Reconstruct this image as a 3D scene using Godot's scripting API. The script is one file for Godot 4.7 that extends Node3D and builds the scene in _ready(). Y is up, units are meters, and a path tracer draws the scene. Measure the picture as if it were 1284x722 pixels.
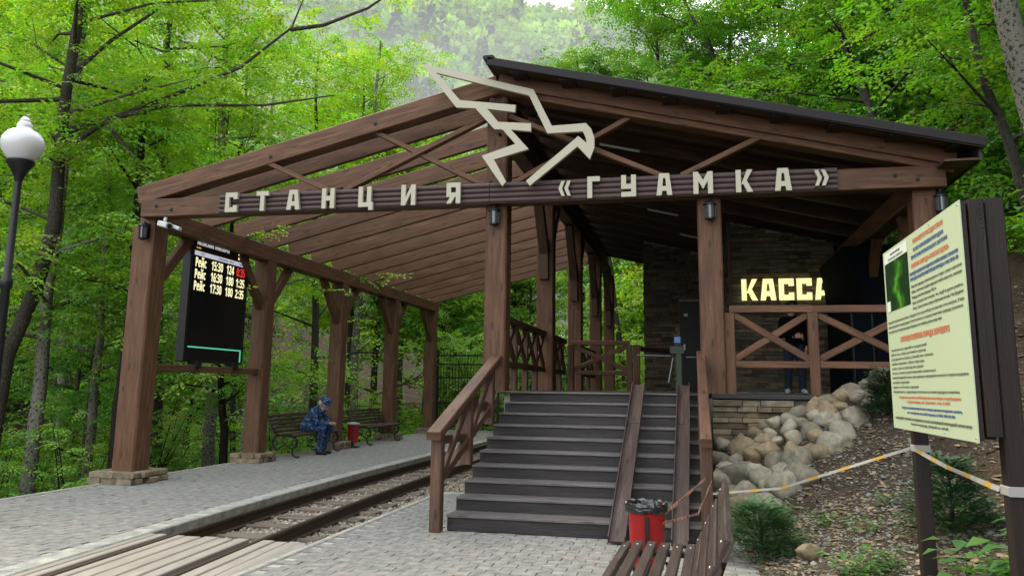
extends Node3D
# A covered narrow-gauge railway station in a wooded gorge: gabled timber canopy, platform, track, porch with ticket office.

# ---------------------------------------------------------------- mesh builder
class MB:
	var v := PackedVector3Array()
	var n := PackedVector3Array()
	var t := PackedVector2Array()
	var c := PackedColorArray()
	var col := Color(1, 1, 1)
	var smooth := false
	func tri(a: Vector3, b: Vector3, d: Vector3, ua := Vector2.ZERO, ub := Vector2.ZERO, ud := Vector2.ZERO) -> void:
		v.append(a); v.append(b); v.append(d)
		t.append(ua); t.append(ub); t.append(ud)
		c.append(col); c.append(col); c.append(col)
		if not smooth:
			var m := (d - a).cross(b - a).normalized()
			n.append(m); n.append(m); n.append(m)
	func quad(a: Vector3, b: Vector3, d: Vector3, e: Vector3, u0 := Vector2.ZERO, u1 := Vector2(0, 1), u2 := Vector2(1, 1), u3 := Vector2(1, 0)) -> void:
		tri(a, b, d, u0, u1, u2)
		tri(a, d, e, u0, u2, u3)
	func ntri(a: Vector3, b: Vector3, d: Vector3, na: Vector3, nb: Vector3, nd: Vector3, ua: Vector2, ub: Vector2, ud: Vector2) -> void:
		if (d - a).cross(b - a).dot(na + nb + nd) < 0.0:   # keep the winding and the normals on one side
			var q := b
			b = d
			d = q
			q = nb
			nb = nd
			nd = q
			var w := ub
			ub = ud
			ud = w
		v.append(a); v.append(b); v.append(d)
		n.append(na); n.append(nb); n.append(nd)
		t.append(ua); t.append(ub); t.append(ud)
		c.append(col); c.append(col); c.append(col)
	# a closed 2D profile (x across, y up) carried along a path, with end caps
	func sweep(profile: PackedVector2Array, path: Array, up := Vector3.UP, caps := true) -> void:
		var k := profile.size()
		var rings := []
		var along := [0.0]
		for i in path.size():
			var d: Vector3
			if i == 0: d = path[1] - path[0]
			elif i == path.size() - 1: d = path[i] - path[i - 1]
			else: d = (path[i] - path[i - 1]).normalized() + (path[i + 1] - path[i]).normalized()
			d = d.normalized()
			var side := d.cross(up).normalized()
			var u := side.cross(d)
			var ring := PackedVector3Array()
			for p in profile:
				ring.append(path[i] + side * p.x + u * p.y)
			rings.append(ring)
			if i: along.append(along[i - 1] + (path[i] - path[i - 1]).length())
		var acc := 0.0
		var off: float = fposmod(path[0].x * 3.7 + path[0].y * 1.3 + path[0].z * 2.1, 7.0)
		for j in k:
			var e := (j + 1) % k
			var w := profile[j].distance_to(profile[e])
			for i in path.size() - 1:
				var a: Vector3 = rings[i][j]
				var b: Vector3 = rings[i][e]
				var d2: Vector3 = rings[i + 1][e]
				var e2: Vector3 = rings[i + 1][j]
				quad(a, b, d2, e2, Vector2(along[i] + off, acc + off), Vector2(along[i] + off, acc + w + off), Vector2(along[i + 1] + off, acc + w + off), Vector2(along[i + 1] + off, acc + off))
			acc += w
		if caps:
			var ix := Geometry2D.triangulate_polygon(profile)
			for i in range(0, ix.size(), 3):
				var p0: PackedVector3Array = rings[0]
				var p1: PackedVector3Array = rings[-1]
				tri(p0[ix[i]], p0[ix[i + 1]], p0[ix[i + 2]], profile[ix[i]], profile[ix[i + 1]], profile[ix[i + 2]])
				tri(p1[ix[i]], p1[ix[i + 2]], p1[ix[i + 1]], profile[ix[i]], profile[ix[i + 2]], profile[ix[i + 1]])
	func beam(a: Vector3, b: Vector3, w: float, h: float, up := Vector3.UP, ch := 0.008) -> void:
		sweep(MB.rect(w, h, ch), [a, b], up)
	func box(center: Vector3, size: Vector3, ch := 0.0) -> void:
		var r := MB.rect(size.x, size.y, ch)
		sweep(r, [center + Vector3(0, 0, size.z / 2), center - Vector3(0, 0, size.z / 2)])
	static func rect(w: float, h: float, ch := 0.0) -> PackedVector2Array:
		var x := w / 2
		var y := h / 2
		if ch <= 0.0:
			return PackedVector2Array([Vector2(-x, -y), Vector2(x, -y), Vector2(x, y), Vector2(-x, y)])
		return PackedVector2Array([Vector2(-x + ch, -y), Vector2(x - ch, -y), Vector2(x, -y + ch), Vector2(x, y - ch), Vector2(x - ch, y), Vector2(-x + ch, y), Vector2(-x, y - ch), Vector2(-x, -y + ch)])
	# a polygon in the xy plane, extruded from z0 to z1 (z1 in front)
	func extrude(poly: PackedVector2Array, z0: float, z1: float) -> void:
		var k := poly.size()
		var ix := Geometry2D.triangulate_polygon(poly)
		for i in range(0, ix.size(), 3):
			var a := poly[ix[i]]
			var b := poly[ix[i + 1]]
			var d := poly[ix[i + 2]]
			if (b - a).cross(d - a) > 0:
				var q := b
				b = d
				d = q
			tri(Vector3(a.x, a.y, z1), Vector3(b.x, b.y, z1), Vector3(d.x, d.y, z1), a, b, d)
			tri(Vector3(a.x, a.y, z0), Vector3(d.x, d.y, z0), Vector3(b.x, b.y, z0), a, d, b)
		var area := 0.0
		for i in k:
			area += poly[i].cross(poly[(i + 1) % k])
		for i in k:
			var a := poly[i]
			var b := poly[(i + 1) % k]
			if area < 0:
				var q := a
				a = b
				b = q
			quad(Vector3(a.x, a.y, z0), Vector3(a.x, a.y, z1), Vector3(b.x, b.y, z1), Vector3(b.x, b.y, z0))
	# a round, tapering tube with smooth sides
	func tube(path: Array, radii: Array, sides := 8, wob := 0.0, seed_ := 1.0, cap := true) -> void:
		var rings := []
		var nor := []
		var along := 0.0
		var al := []
		var ref := Vector3(0.31, 0.2, 0.93).normalized()
		for i in path.size():
			var d: Vector3
			if i == 0: d = path[1] - path[0]
			elif i == path.size() - 1: d = path[i] - path[i - 1]
			else: d = path[i + 1] - path[i - 1]
			d = d.normalized()
			if absf(d.dot(ref)) > 0.95: ref = Vector3(1, 0.1, 0).normalized()
			var s := d.cross(ref).normalized()
			var u := s.cross(d)
			var ring := PackedVector3Array()
			var rn := PackedVector3Array()
			for j in sides:
				var a := TAU * j / sides
				var o := s * cos(a) + u * sin(a)
				var r: float = radii[i] * (1.0 + wob * sin(a * 2.0 + seed_ * 3.0 + i * 1.7) + wob * 0.7 * sin(a * 3.0 - seed_ + i * 2.3))
				ring.append(path[i] + o * r)
				rn.append(o)
			rings.append(ring)
			nor.append(rn)
			if i: along += (path[i] - path[i - 1]).length()
			al.append(along)
		var r0: float = radii[0]
		var round_ := maxf(0.05, TAU * r0)
		for i in path.size() - 1:
			for j in sides:
				var e := (j + 1) % sides
				var ua := Vector2(al[i], round_ * j / sides)
				var ub := Vector2(al[i], round_ * (j + 1) / sides)
				var uc := Vector2(al[i + 1], round_ * (j + 1) / sides)
				var ud := Vector2(al[i + 1], round_ * j / sides)
				ntri(rings[i][j], rings[i][e], rings[i + 1][e], nor[i][j], nor[i][e], nor[i + 1][e], ua, ub, uc)
				ntri(rings[i][j], rings[i + 1][e], rings[i + 1][j], nor[i][j], nor[i + 1][e], nor[i + 1][j], ua, uc, ud)
		if cap:
			for w in [0, path.size() - 1]:
				var d: Vector3 = (path[0] - path[1]).normalized() if w == 0 else (path[-1] - path[-2]).normalized()
				for j in sides:
					var a: Vector3 = rings[w][j]
					var b: Vector3 = rings[w][(j + 1) % sides]
					ntri(path[w], a, b, d, d, d, Vector2.ZERO, Vector2(0.1, 0), Vector2(0, 0.1))
	# radius/height pairs turned round the y axis
	func lathe(at: Vector3, prof: Array, sides := 16) -> void:
		var sl := []
		for i in prof.size() - 1:
			var d: Vector2 = prof[i + 1] - prof[i]
			sl.append(Vector2(d.y, -d.x).normalized())
		for i in prof.size() - 1:
			var p: Vector2 = prof[i]
			var q: Vector2 = prof[i + 1]
			var s: Vector2 = sl[i]
			var s0 := s    # gentle bends are rounded, sharp ones stay edges
			var s1 := s
			if i > 0 and s.dot(sl[i - 1]) > 0.75: s0 = (s + sl[i - 1]).normalized()
			if i < sl.size() - 1 and s.dot(sl[i + 1]) > 0.75: s1 = (s + sl[i + 1]).normalized()
			for j in sides:
				var a := TAU * j / sides
				var b := TAU * (j + 1) / sides
				var A := Vector3(cos(a), 0, sin(a))
				var B := Vector3(cos(b), 0, sin(b))
				var y0 := Vector3(0, p.y, 0)
				var y1 := Vector3(0, q.y, 0)
				var u0 := Vector3(0, s0.y, 0)
				var u1 := Vector3(0, s1.y, 0)
				ntri(at + A * p.x + y0, at + A * q.x + y1, at + B * q.x + y1, A * s0.x + u0, A * s1.x + u1, B * s1.x + u1, Vector2(a, p.y), Vector2(a, q.y), Vector2(b, q.y))
				ntri(at + A * p.x + y0, at + B * q.x + y1, at + B * p.x + y0, A * s0.x + u0, B * s1.x + u1, B * s0.x + u0, Vector2(a, p.y), Vector2(b, q.y), Vector2(b, p.y))
	func mesh() -> ArrayMesh:
		var a := []
		a.resize(Mesh.ARRAY_MAX)
		a[Mesh.ARRAY_VERTEX] = v
		a[Mesh.ARRAY_NORMAL] = n
		a[Mesh.ARRAY_TEX_UV] = t
		a[Mesh.ARRAY_COLOR] = c
		var m := ArrayMesh.new()
		if v.size():
			m.add_surface_from_arrays(Mesh.PRIMITIVE_TRIANGLES, a)
		return m

# ---------------------------------------------------------------- nodes
var names := {}
var M := {}
var rng := RandomNumberGenerator.new()

func numbered(s: String) -> String:
	names[s] = names.get(s, -1) + 1
	return s if names[s] == 0 else "%s_%03d" % [s, names[s]]

func tag(o: Node, label := "", category := "", group := "", kind := "") -> Node:
	if label: o.set_meta("label", label)
	if category: o.set_meta("category", category)
	if group: o.set_meta("group", group)
	if kind: o.set_meta("kind", kind)
	return o

func thing(called: String, label: String, category: String, at := Vector3.ZERO, turn := 0.0, group := "") -> Node3D:
	var o := Node3D.new()
	o.name = numbered(called)
	add_child(o)
	o.position = at
	o.rotation.y = turn
	tag(o, label, category, group)
	return o

func part(called: String, m: Mesh, mat: Material, parent: Node = null, at := Transform3D.IDENTITY) -> MeshInstance3D:
	var o := MeshInstance3D.new()
	o.mesh = m
	o.material_override = mat
	o.transform = at
	if parent == null:
		o.name = numbered(called)
		add_child(o)
	else:
		o.name = called
		if parent.has_node(called):
			var k: int = parent.get_meta("_n_" + called, 0) + 1
			parent.set_meta("_n_" + called, k)
			o.name = "%s_%03d" % [called, k]
		parent.add_child(o, true)
	return o

func multi(called: String, m: Mesh, mat: Material, xf: Array, cols: Array, parent: Node = null) -> MultiMeshInstance3D:
	var mm := MultiMesh.new()
	mm.transform_format = MultiMesh.TRANSFORM_3D
	mm.use_colors = cols.size() > 0
	mm.mesh = m
	mm.instance_count = xf.size()
	for i in xf.size():
		mm.set_instance_transform(i, xf[i])
		if cols.size(): mm.set_instance_color(i, cols[i])
	var o := MultiMeshInstance3D.new()
	o.multimesh = mm
	o.material_override = mat
	if parent == null:
		o.name = numbered(called)
		add_child(o)
	else:
		o.name = called
		parent.add_child(o, true)
	o.set_meta("kind", "stuff")
	return o

func beam_part(called: String, parent: Node, mat: Material, a: Vector3, b: Vector3, w: float, h: float, up := Vector3.UP, ch := 0.008) -> MeshInstance3D:
	var m := MB.new()
	var s := rng.randf_range(0.82, 1.15)
	m.col = Color(s, s * rng.randf_range(0.97, 1.02), s * rng.randf_range(0.94, 1.03))
	m.beam(a, b, w, h, up, ch)
	return part(called, m.mesh(), mat, parent)

func box_part(called: String, parent: Node, mat: Material, center: Vector3, size: Vector3, ch := 0.004) -> MeshInstance3D:
	var m := MB.new()
	m.box(center, size, ch)
	return part(called, m.mesh(), mat, parent)

func text_part(called: String, parent: Node, mat: Material, s: String, at: Transform3D, height: float, width := 0.0, bold := false, depth := 0.002, align := 0, squeeze := 1.0) -> MeshInstance3D:
	var f := SystemFont.new()
	f.font_names = PackedStringArray(["Droid Sans"])
	f.font_weight = 700 if bold else 400
	var tm := TextMesh.new()
	tm.text = s
	tm.font = f
	tm.font_size = 32
	tm.pixel_size = height / 23.0
	tm.depth = depth
	tm.curve_step = 3.0
	tm.horizontal_alignment = [HORIZONTAL_ALIGNMENT_LEFT, HORIZONTAL_ALIGNMENT_CENTER, HORIZONTAL_ALIGNMENT_RIGHT][align]
	tm.vertical_alignment = VERTICAL_ALIGNMENT_CENTER
	var x := at
	if width > 0.0:
		var w := tm.get_aabb().size.x
		if w > 0.001: squeeze = width / w
	x.basis = at.basis * Basis.from_scale(Vector3(squeeze, 1, 1))
	return part(called, tm, mat, parent, x)

# ---------------------------------------------------------------- textures and materials
func noise(sd: int, freq: float, oct := 4, type := FastNoiseLite.TYPE_SIMPLEX_SMOOTH) -> FastNoiseLite:
	var f := FastNoiseLite.new()
	f.seed = sd
	f.noise_type = type
	f.frequency = freq
	f.fractal_octaves = oct
	return f

# a picture w x h from f(x, y) -> Color in 0..1 (sRGB)
func picture(w: int, h: int, f: Callable) -> Image:
	var b := PackedByteArray()
	b.resize(w * h * 3)
	var i := 0
	for y in h:
		for x in w:
			var k: Color = f.call(x, y)
			b[i] = int(clampf(k.r, 0, 1) * 255.0)
			b[i + 1] = int(clampf(k.g, 0, 1) * 255.0)
			b[i + 2] = int(clampf(k.b, 0, 1) * 255.0)
			i += 3
	return Image.create_from_data(w, h, false, Image.FORMAT_RGB8, b)

func tex(im: Image) -> ImageTexture:
	return ImageTexture.create_from_image(im)

func bump(im: Image, strength: float) -> ImageTexture:
	var b: Image = im.duplicate()
	b.convert(Image.FORMAT_RGBA8)
	b.bump_map_to_normal_map(strength)
	return ImageTexture.create_from_image(b)

func std(name_: String, lin: Color, rough := 0.8, spec := 0.4) -> StandardMaterial3D:
	var m := StandardMaterial3D.new()
	m.resource_name = name_
	var k := 1.0 if name_ in ["leaf", "needle"] else TONE
	m.albedo_color = Color(lin.r * k, lin.g * k, lin.b * k).linear_to_srgb()
	m.roughness = rough
	m.metallic_specular = spec
	m.vertex_color_use_as_albedo = true
	M[name_] = m
	return m

func wrapn(f: FastNoiseLite, x: float, y: float, w: float, h: float, sx: float, sy: float) -> float:
	# noise that repeats after w, h, stretched by sx, sy
	var a := x / w
	var b := y / h
	var v00 := f.get_noise_2d(x * sx, y * sy)
	var v10 := f.get_noise_2d((x - w) * sx, y * sy)
	var v01 := f.get_noise_2d(x * sx, (y - h) * sy)
	var v11 := f.get_noise_2d((x - w) * sx, (y - h) * sy)
	return lerpf(lerpf(v00, v10, a), lerpf(v01, v11, a), b)

func make_materials() -> void:
	# timber grain: u runs along the grain
	var g1 := noise(11, 1.0, 3)
	var g2 := noise(12, 1.0, 2)
	var g3 := noise(13, 1.0, 3)
	var wood := picture(512, 512, func(x, y):
		var warp := wrapn(g3, x, y, 512, 512, 0.006, 0.02) * 14.0
		var a := wrapn(g1, x, y + warp, 512, 512, 0.004, 0.22)
		var b := wrapn(g2, x, y, 512, 512, 0.02, 0.6)
		var d := wrapn(g3, x, y, 512, 512, 0.003, 0.03)
		var k := 0.74 + 0.24 * a + 0.10 * b + 0.20 * d
		for q in [[90, 130], [300, 60], [420, 330], [190, 400], [350, 470], [40, 290]]:
			var rr := Vector2((x - q[0]) * 0.42, y - q[1]).length()
			if rr < 15.0: k *= 0.72 + 0.28 * smoothstep(3.0, 15.0, rr) + 0.10 * sin(rr * 1.6)
		if b > 0.46 and d < 0.0: k *= 0.62
		return Color(k, k * (0.985 + 0.02 * d), k * (0.97 + 0.03 * d)))
	var wt := tex(wood)
	var wn := bump(wood, 3.0)
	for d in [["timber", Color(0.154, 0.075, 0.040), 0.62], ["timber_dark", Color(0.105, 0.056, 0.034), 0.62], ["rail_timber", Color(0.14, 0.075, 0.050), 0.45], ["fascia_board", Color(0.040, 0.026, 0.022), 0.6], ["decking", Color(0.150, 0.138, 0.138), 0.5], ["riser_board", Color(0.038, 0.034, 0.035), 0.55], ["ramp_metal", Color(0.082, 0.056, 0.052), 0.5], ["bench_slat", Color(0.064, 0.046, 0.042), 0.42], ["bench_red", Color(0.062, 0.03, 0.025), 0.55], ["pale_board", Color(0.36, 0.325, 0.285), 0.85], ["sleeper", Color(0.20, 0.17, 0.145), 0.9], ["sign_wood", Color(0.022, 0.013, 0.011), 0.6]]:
		var m := std(d[0], d[1], d[2])
		m.albedo_texture = wt
		m.normal_enabled = true
		m.normal_texture = wn
		m.normal_scale = 0.7
		m.uv1_scale = Vector3(0.8, 1.1, 1)
		var q := 1.8 * TONE
		m.albedo_color = Color(d[1].r * q, d[1].g * q, d[1].b * q).linear_to_srgb()
	var soft := picture(256, 256, func(x, y):
		var a := wrapn(g1, x, y, 256, 256, 0.006, 0.3)
		var d := wrapn(g3, x, y, 256, 256, 0.008, 0.03)
		var k := 0.86 + 0.09 * a + 0.09 * d
		return Color(k, k * 0.99, k * 0.97))
	M.pale_board.albedo_texture = tex(soft)
	M.pale_board.normal_scale = 0.35
	M.pale_board.albedo_color = Color(0.36 * 1.35 * TONE, 0.33 * 1.35 * TONE, 0.295 * 1.35 * TONE).linear_to_srgb()
	# bark
	var b1 := noise(21, 1.0, 4)
	var b2 := noise(22, 1.0, 3)
	var bark := picture(256, 256, func(x, y):
		var a := wrapn(b1, x, y, 256, 256, 0.03, 0.09)
		var r := absf(wrapn(b2, x, y, 256, 256, 0.02, 0.12))
		var k := 0.5 + 0.32 * a + 0.5 * r - 0.1
		return Color(k, k, k))
	var bt := tex(bark)
	var bn := bump(bark, 6.0)
	var p1 := noise(23, 0.03, 3)
	var pale := picture(256, 256, func(x, y):
		var a := wrapn(b1, x, y, 256, 256, 0.12, 0.03)
		var q := wrapn(p1, x, y, 256, 256, 1.0, 1.0)
		var k := 0.78 + 0.18 * a
		if q > 0.18: k *= 0.55
		if a < -0.42: k *= 0.35
		return Color(k, k * 0.99, k * 0.95))
	for d in [["bark", Color(0.38, 0.33, 0.275), bt], ["bark_dark", Color(0.14, 0.118, 0.095), bt], ["bark_pale", Color(0.40, 0.385, 0.36), tex(pale)]]:
		var m := std(d[0], d[1], 0.9, 0.25)
		m.albedo_texture = d[2]
		m.normal_enabled = true
		m.normal_texture = bn
		m.normal_scale = 1.2
		m.uv1_scale = Vector3(1.2, 1.2, 1)
	# mottled mineral surfaces, mapped by the world position
	var s1 := noise(31, 0.02, 5)
	var s2 := noise(32, 0.2, 3)
	var stone := picture(256, 256, func(x, y):
		var a := wrapn(s1, x, y, 256, 256, 1.0, 1.0)
		var b := wrapn(s2, x, y, 256, 256, 1.0, 1.0)
		var k := 0.78 + 0.25 * a + 0.16 * b
		return Color(k * (1.0 + 0.05 * a), k, k * (0.97 - 0.06 * a)))
	var st := tex(stone)
	var sn := bump(stone, 4.0)
	for d in [["stone", Color(0.30, 0.25, 0.19), 1.6, 0.9], ["boulder", Color(0.265, 0.245, 0.215), 1.5, 0.9], ["concrete", Color(0.42, 0.41, 0.395), 1.0, 0.9], ["paver", Color(0.285, 0.277, 0.28), 1.7, 0.85], ["gravel", Color(0.40, 0.365, 0.33), 2.0, 0.95], ["litter", Color(1, 1, 1), 3.0, 0.95], ["rail_steel", Color(0.075, 0.05, 0.038), 3.0, 0.55]]:
		var m := std(d[0], d[1], d[3], 0.3)
		m.albedo_texture = st
		var q := 1.5 * TONE
		m.albedo_color = Color(minf(1, d[1].r * q), minf(1, d[1].g * q), minf(1, d[1].b * q)).linear_to_srgb()
		m.normal_enabled = true
		m.normal_texture = sn
		m.normal_scale = 0.6
		m.uv1_triplanar = true
		m.uv1_world_triplanar = true
		m.uv1_scale = Vector3.ONE * d[2]
	var bl := noise(33, 0.035, 4)
	var blot := picture(256, 256, func(x, y):
		var a := wrapn(bl, x, y, 256, 256, 1.0, 1.0)
		var b := wrapn(s2, x, y, 256, 256, 1.0, 1.0)
		var k := 0.78 + 0.28 * a + 0.18 * b
		return Color(k * (1.0 + 0.10 * a), k, k * (0.95 - 0.14 * a)))
	M.boulder.albedo_texture = tex(blot)
	M.boulder.normal_texture = bump(blot, 4.0)
	M.boulder.normal_scale = 0.45
	M["rail_steel"].metallic = 0.3
	# soil of the bank: brown earth with leaf litter flecks
	var e1 := noise(41, 0.012, 4)
	var e2 := noise(42, 0.09, 3)
	var e3 := noise(43, 0.22, 2, FastNoiseLite.TYPE_CELLULAR)
	var soil := picture(512, 512, func(x, y):
		var a := wrapn(e1, x, y, 512, 512, 1.0, 1.0)
		var b := wrapn(e2, x, y, 512, 512, 1.0, 1.0)
		var d := wrapn(e3, x, y, 512, 512, 1.0, 1.0)
		var k := 0.30 + 0.14 * a + 0.18 * b + 0.10 * d
		return Color(k * 1.10, k * 0.93, k * 0.78))
	var so := std("soil", Color(1, 1, 1), 0.95, 0.2)
	so.albedo_texture = tex(soil)
	so.normal_enabled = true
	so.normal_texture = bump(soil, 8.0)
	so.uv1_triplanar = true
	so.uv1_world_triplanar = true
	so.uv1_scale = Vector3.ONE * 0.55
	# blue blotched camouflage cloth
	var c1 := noise(51, 0.05, 3)
	var c2 := noise(52, 0.07, 3)
	var camo := picture(256, 256, func(x, y):
		var a := wrapn(c1, x, y, 256, 256, 1.0, 1.6)
		var b := wrapn(c2, x, y, 256, 256, 1.0, 1.6)
		if a > 0.20: return Color(0.50, 0.58, 0.68)
		if b > 0.10: return Color(0.25, 0.38, 0.55)
		if a < -0.16: return Color(0.06, 0.09, 0.18)
		return Color(0.13, 0.21, 0.36))
	var cm := std("camouflage", Color(1, 1, 1), 0.95, 0.2)
	cm.albedo_texture = tex(camo)
	cm.uv1_triplanar = true
	cm.uv1_scale = Vector3.ONE * 0.9
	# foliage
	for d in [["leaf", Color(1, 1, 1), 0.5], ["needle", Color(1, 1, 1), 0.55]]:
		var m := std(d[0], d[1], d[2], 0.35)
		m.backlight_enabled = true
		m.backlight = Color(0.95, 1.0, 0.4) if d[0] == "leaf" else Color(0.3, 0.35, 0.2)
	# plain surfaces
	std("black_iron", Color(0.012, 0.013, 0.014), 0.45)
	std("roof_metal", Color(0.018, 0.014, 0.015), 0.6, 0.35)
	std("letter_paint", Color(0.55, 0.515, 0.40), 0.55)
	std("letter_side", Color(0.30, 0.27, 0.20), 0.6)
	std("board_brown", Color(0.085, 0.055, 0.05), 0.55)
	std("red_paint", Color(0.40, 0.014, 0.016), 0.4)
	std("grey_lid", Color(0.32, 0.34, 0.35), 0.5)
	std("black_bag", Color(0.012, 0.014, 0.016), 0.22, 0.6)
	std("white_plastic", Color(0.72, 0.74, 0.76), 0.4)
	std("opal_glass", Color(0.78, 0.80, 0.82), 0.25, 0.5)
	std("navy_panel", Color(0.008, 0.011, 0.016), 0.55)
	std("navy_cloth", Color(0.006, 0.008, 0.011), 0.85)
	for q in ["navy_panel", "navy_cloth"]:
		M[q].metallic_specular = 0.12
		M[q].roughness = 0.95
	std("dark_door", Color(0.006, 0.006, 0.008), 0.5)
	std("green_paint", Color(0.075, 0.11, 0.07), 0.5)
	std("chrome", Color(0.26, 0.26, 0.27), 0.35).metallic = 0.8
	std("skin", Color(0.45, 0.25, 0.18), 0.6)
	std("grey_hair", Color(0.42, 0.40, 0.38), 0.9)
	std("shoe_black", Color(0.012, 0.012, 0.013), 0.5)
	std("shoe_grey", Color(0.42, 0.42, 0.44), 0.7)
	std("jeans", Color(0.012, 0.016, 0.03), 0.9)
	std("jacket_black", Color(0.005, 0.005, 0.006), 1.0, 0.15)
	std("sign_sheet", Color(0.55, 0.64, 0.43), 0.35, 0.5)
	std("print_red", Color(0.62, 0.20, 0.10), 0.6)
	std("print_black", Color(0.13, 0.15, 0.11), 0.6)
	std("print_blue", Color(0.08, 0.13, 0.26), 0.6)
	std("print_white", Color(0.72, 0.76, 0.72), 0.5)
	std("tape_white", Color(0.42, 0.40, 0.37), 0.4)
	std("tape_red", Color(0.62, 0.10, 0.06), 0.4)
	std("tape_yellow", Color(0.55, 0.33, 0.07), 0.4)
	std("screen_glass", Color(0.012, 0.012, 0.014), 0.12, 0.5)
	std("screw", Color(0.6, 0.6, 0.62), 0.3).metallic = 0.8
	var lg := std("lantern_glass", Color(0.10, 0.11, 0.11), 0.15, 0.5)
	lg.metallic_specular = 0.6
	for d in [["lit_cream", Color(0.95, 0.90, 0.50), 1.0], ["lit_white", Color(0.85, 0.88, 0.95), 0.55], ["lit_lilac", Color(0.52, 0.52, 0.62), 0.75], ["lit_red", Color(0.80, 0.02, 0.02), 0.8], ["lit_green", Color(0.07, 0.62, 0.35), 0.75], ["lit_blue", Color(0.08, 0.2, 0.65), 0.4], ["lit_yellow", Color(0.8, 0.55, 0.1), 0.6], ["kassa_cream", Color(0.97, 0.90, 0.38), 1.05]]:
		var m := std(d[0], Color(0.1, 0.1, 0.1), 0.5)
		m.emission_enabled = true
		m.emission = Color(d[1].r, d[1].g, d[1].b).linear_to_srgb()
		m.emission_energy_multiplier = d[2] * GLOW

const GLOW := 0.45
const TONE := 0.72         # how light the station's own surfaces are against the spring leaves

# ---------------------------------------------------------------- ready
func _ready() -> void:
	rng.seed = 7
	camera_and_light()
	make_materials()
	make_leaf_meshes()
	ground_and_paving()
	track()
	shelter()
	porch()
	ticket_office()
	name_sign()
	furniture()
	info_sign()
	boulders()
	people()
	forest()
	undergrowth()
	mountain()

func camera_and_light() -> void:
	var cam := Camera3D.new()
	cam.name = "camera"
	add_child(cam)
	cam.near = 0.05
	cam.far = 2000.0
	cam.projection = Camera3D.PROJECTION_FRUSTUM
	cam.size = 2.0 * 361.0 / 1008.53 * cam.near
	cam.frustum_offset = Vector2(0, -45.5 / 1008.53 * cam.near)
	cam.transform = Transform3D(Basis(Vector3.UP, 0.2204) * Basis(Vector3.RIGHT, 0.1677) * Basis(Vector3.BACK, 0.0125), Vector3(1.1008, 1.4, 10.331))
	cam.current = true
	var env := Environment.new()
	env.background_mode = Environment.BG_SKY
	var sky := Sky.new()
	var sm := ProceduralSkyMaterial.new()
	sm.sky_top_color = Color(0.88, 0.90, 0.92)
	sm.sky_horizon_color = Color(0.95, 0.96, 0.97)
	sm.sky_curve = 0.2
	sm.ground_bottom_color = Color(0.16, 0.17, 0.13)
	sm.ground_horizon_color = Color(0.40, 0.43, 0.38)
	sky.sky_material = sm
	env.sky = sky
	env.background_energy_multiplier = 1.4
	env.tonemap_mode = Environment.TONE_MAPPER_LINEAR
	env.tonemap_exposure = 2.75
	env.sdfgi_enabled = true
	env.ssao_enabled = true
	env.ssil_enabled = true
	env.volumetric_fog_enabled = true
	env.volumetric_fog_density = 0.0
	var we := WorldEnvironment.new()
	we.name = "environment"
	we.environment = env
	add_child(we)
	var sun := DirectionalLight3D.new()
	sun.name = "sun"
	sun.light_energy = 0.5
	sun.light_angular_distance = 14.0
	sun.light_color = Color(1.0, 0.95, 0.84)
	sun.shadow_enabled = true
	add_child(sun)
	sun.look_at_from_position(Vector3(-25, 32, -14), Vector3.ZERO)

# ---------------------------------------------------------------- ground, platform, track
func rail_x(z: float) -> float:      # the outer edge of the left rail: the track bends slightly
	var q := maxf(0.0, z + 4.0)
	return -4.06 + 0.0052 * q * q

var hill_noise: FastNoiseLite

func ground_y(x: float, z: float) -> float:
	var h := -0.3
	var nz := hill_noise.get_noise_2d(x, z)
	# the river side, left of the platform
	var t := -7.15 - x
	if t > 0.0:
		h = -0.35 - 2.3 * smoothstep(0.0, 6.0, t) + 0.42 * maxf(0.0, t - 15.0) + nz * minf(1.0, t * 0.2) * 0.9
		if z < -14.0: h += smoothstep(-14.0, -40.0, z) * 3.0
	# the slope on the right and behind
	var edge := lerpf(4.7, -0.5, smoothstep(-13.0, -20.0, z))
	var s := x - edge
	if s > 0.0 and (z < 0.4 or x > 4.7):
		h = maxf(h, -0.3 + 1.5 * smoothstep(0.0, 1.2, s) + 0.62 * s + 0.6 * maxf(0.0, s - 9.0) + nz * minf(1.0, s * 0.3) * 1.2)
	# the bank beside the steps
	if z > -0.3 and x > 1.2:
		var k := lerpf(0.46, 0.20, smoothstep(0.5, 5.0, z))
		var b := -0.06 + k * maxf(0.0, x - 1.36) + 0.78 * pow(clampf(1.0 - z / 2.0, 0.0, 1.0), 1.1) + 0.55 * maxf(0.0, x - 3.4) * lerpf(1.0, 0.55, smoothstep(1.0, 6.0, z))
		b += nz * 0.12 * minf(1.0, maxf(0.0, x - 1.4))
		h = maxf(h, b) if x > 1.3 else h
	# behind the station the valley floor climbs gently
	if z < -22.0 and x <= edge and x > -7.2:
		h += 0.22 * (-22.0 - z) * smoothstep(-22.0, -30.0, z)
	return h

func axis(ranges: Array) -> PackedFloat32Array:
	var out := PackedFloat32Array()
	for r in ranges:
		var n: int = r[2]
		for i in n:
			out.append(lerpf(r[0], r[1], float(i) / n))
	out.append(ranges[-1][1])
	return out

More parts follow.
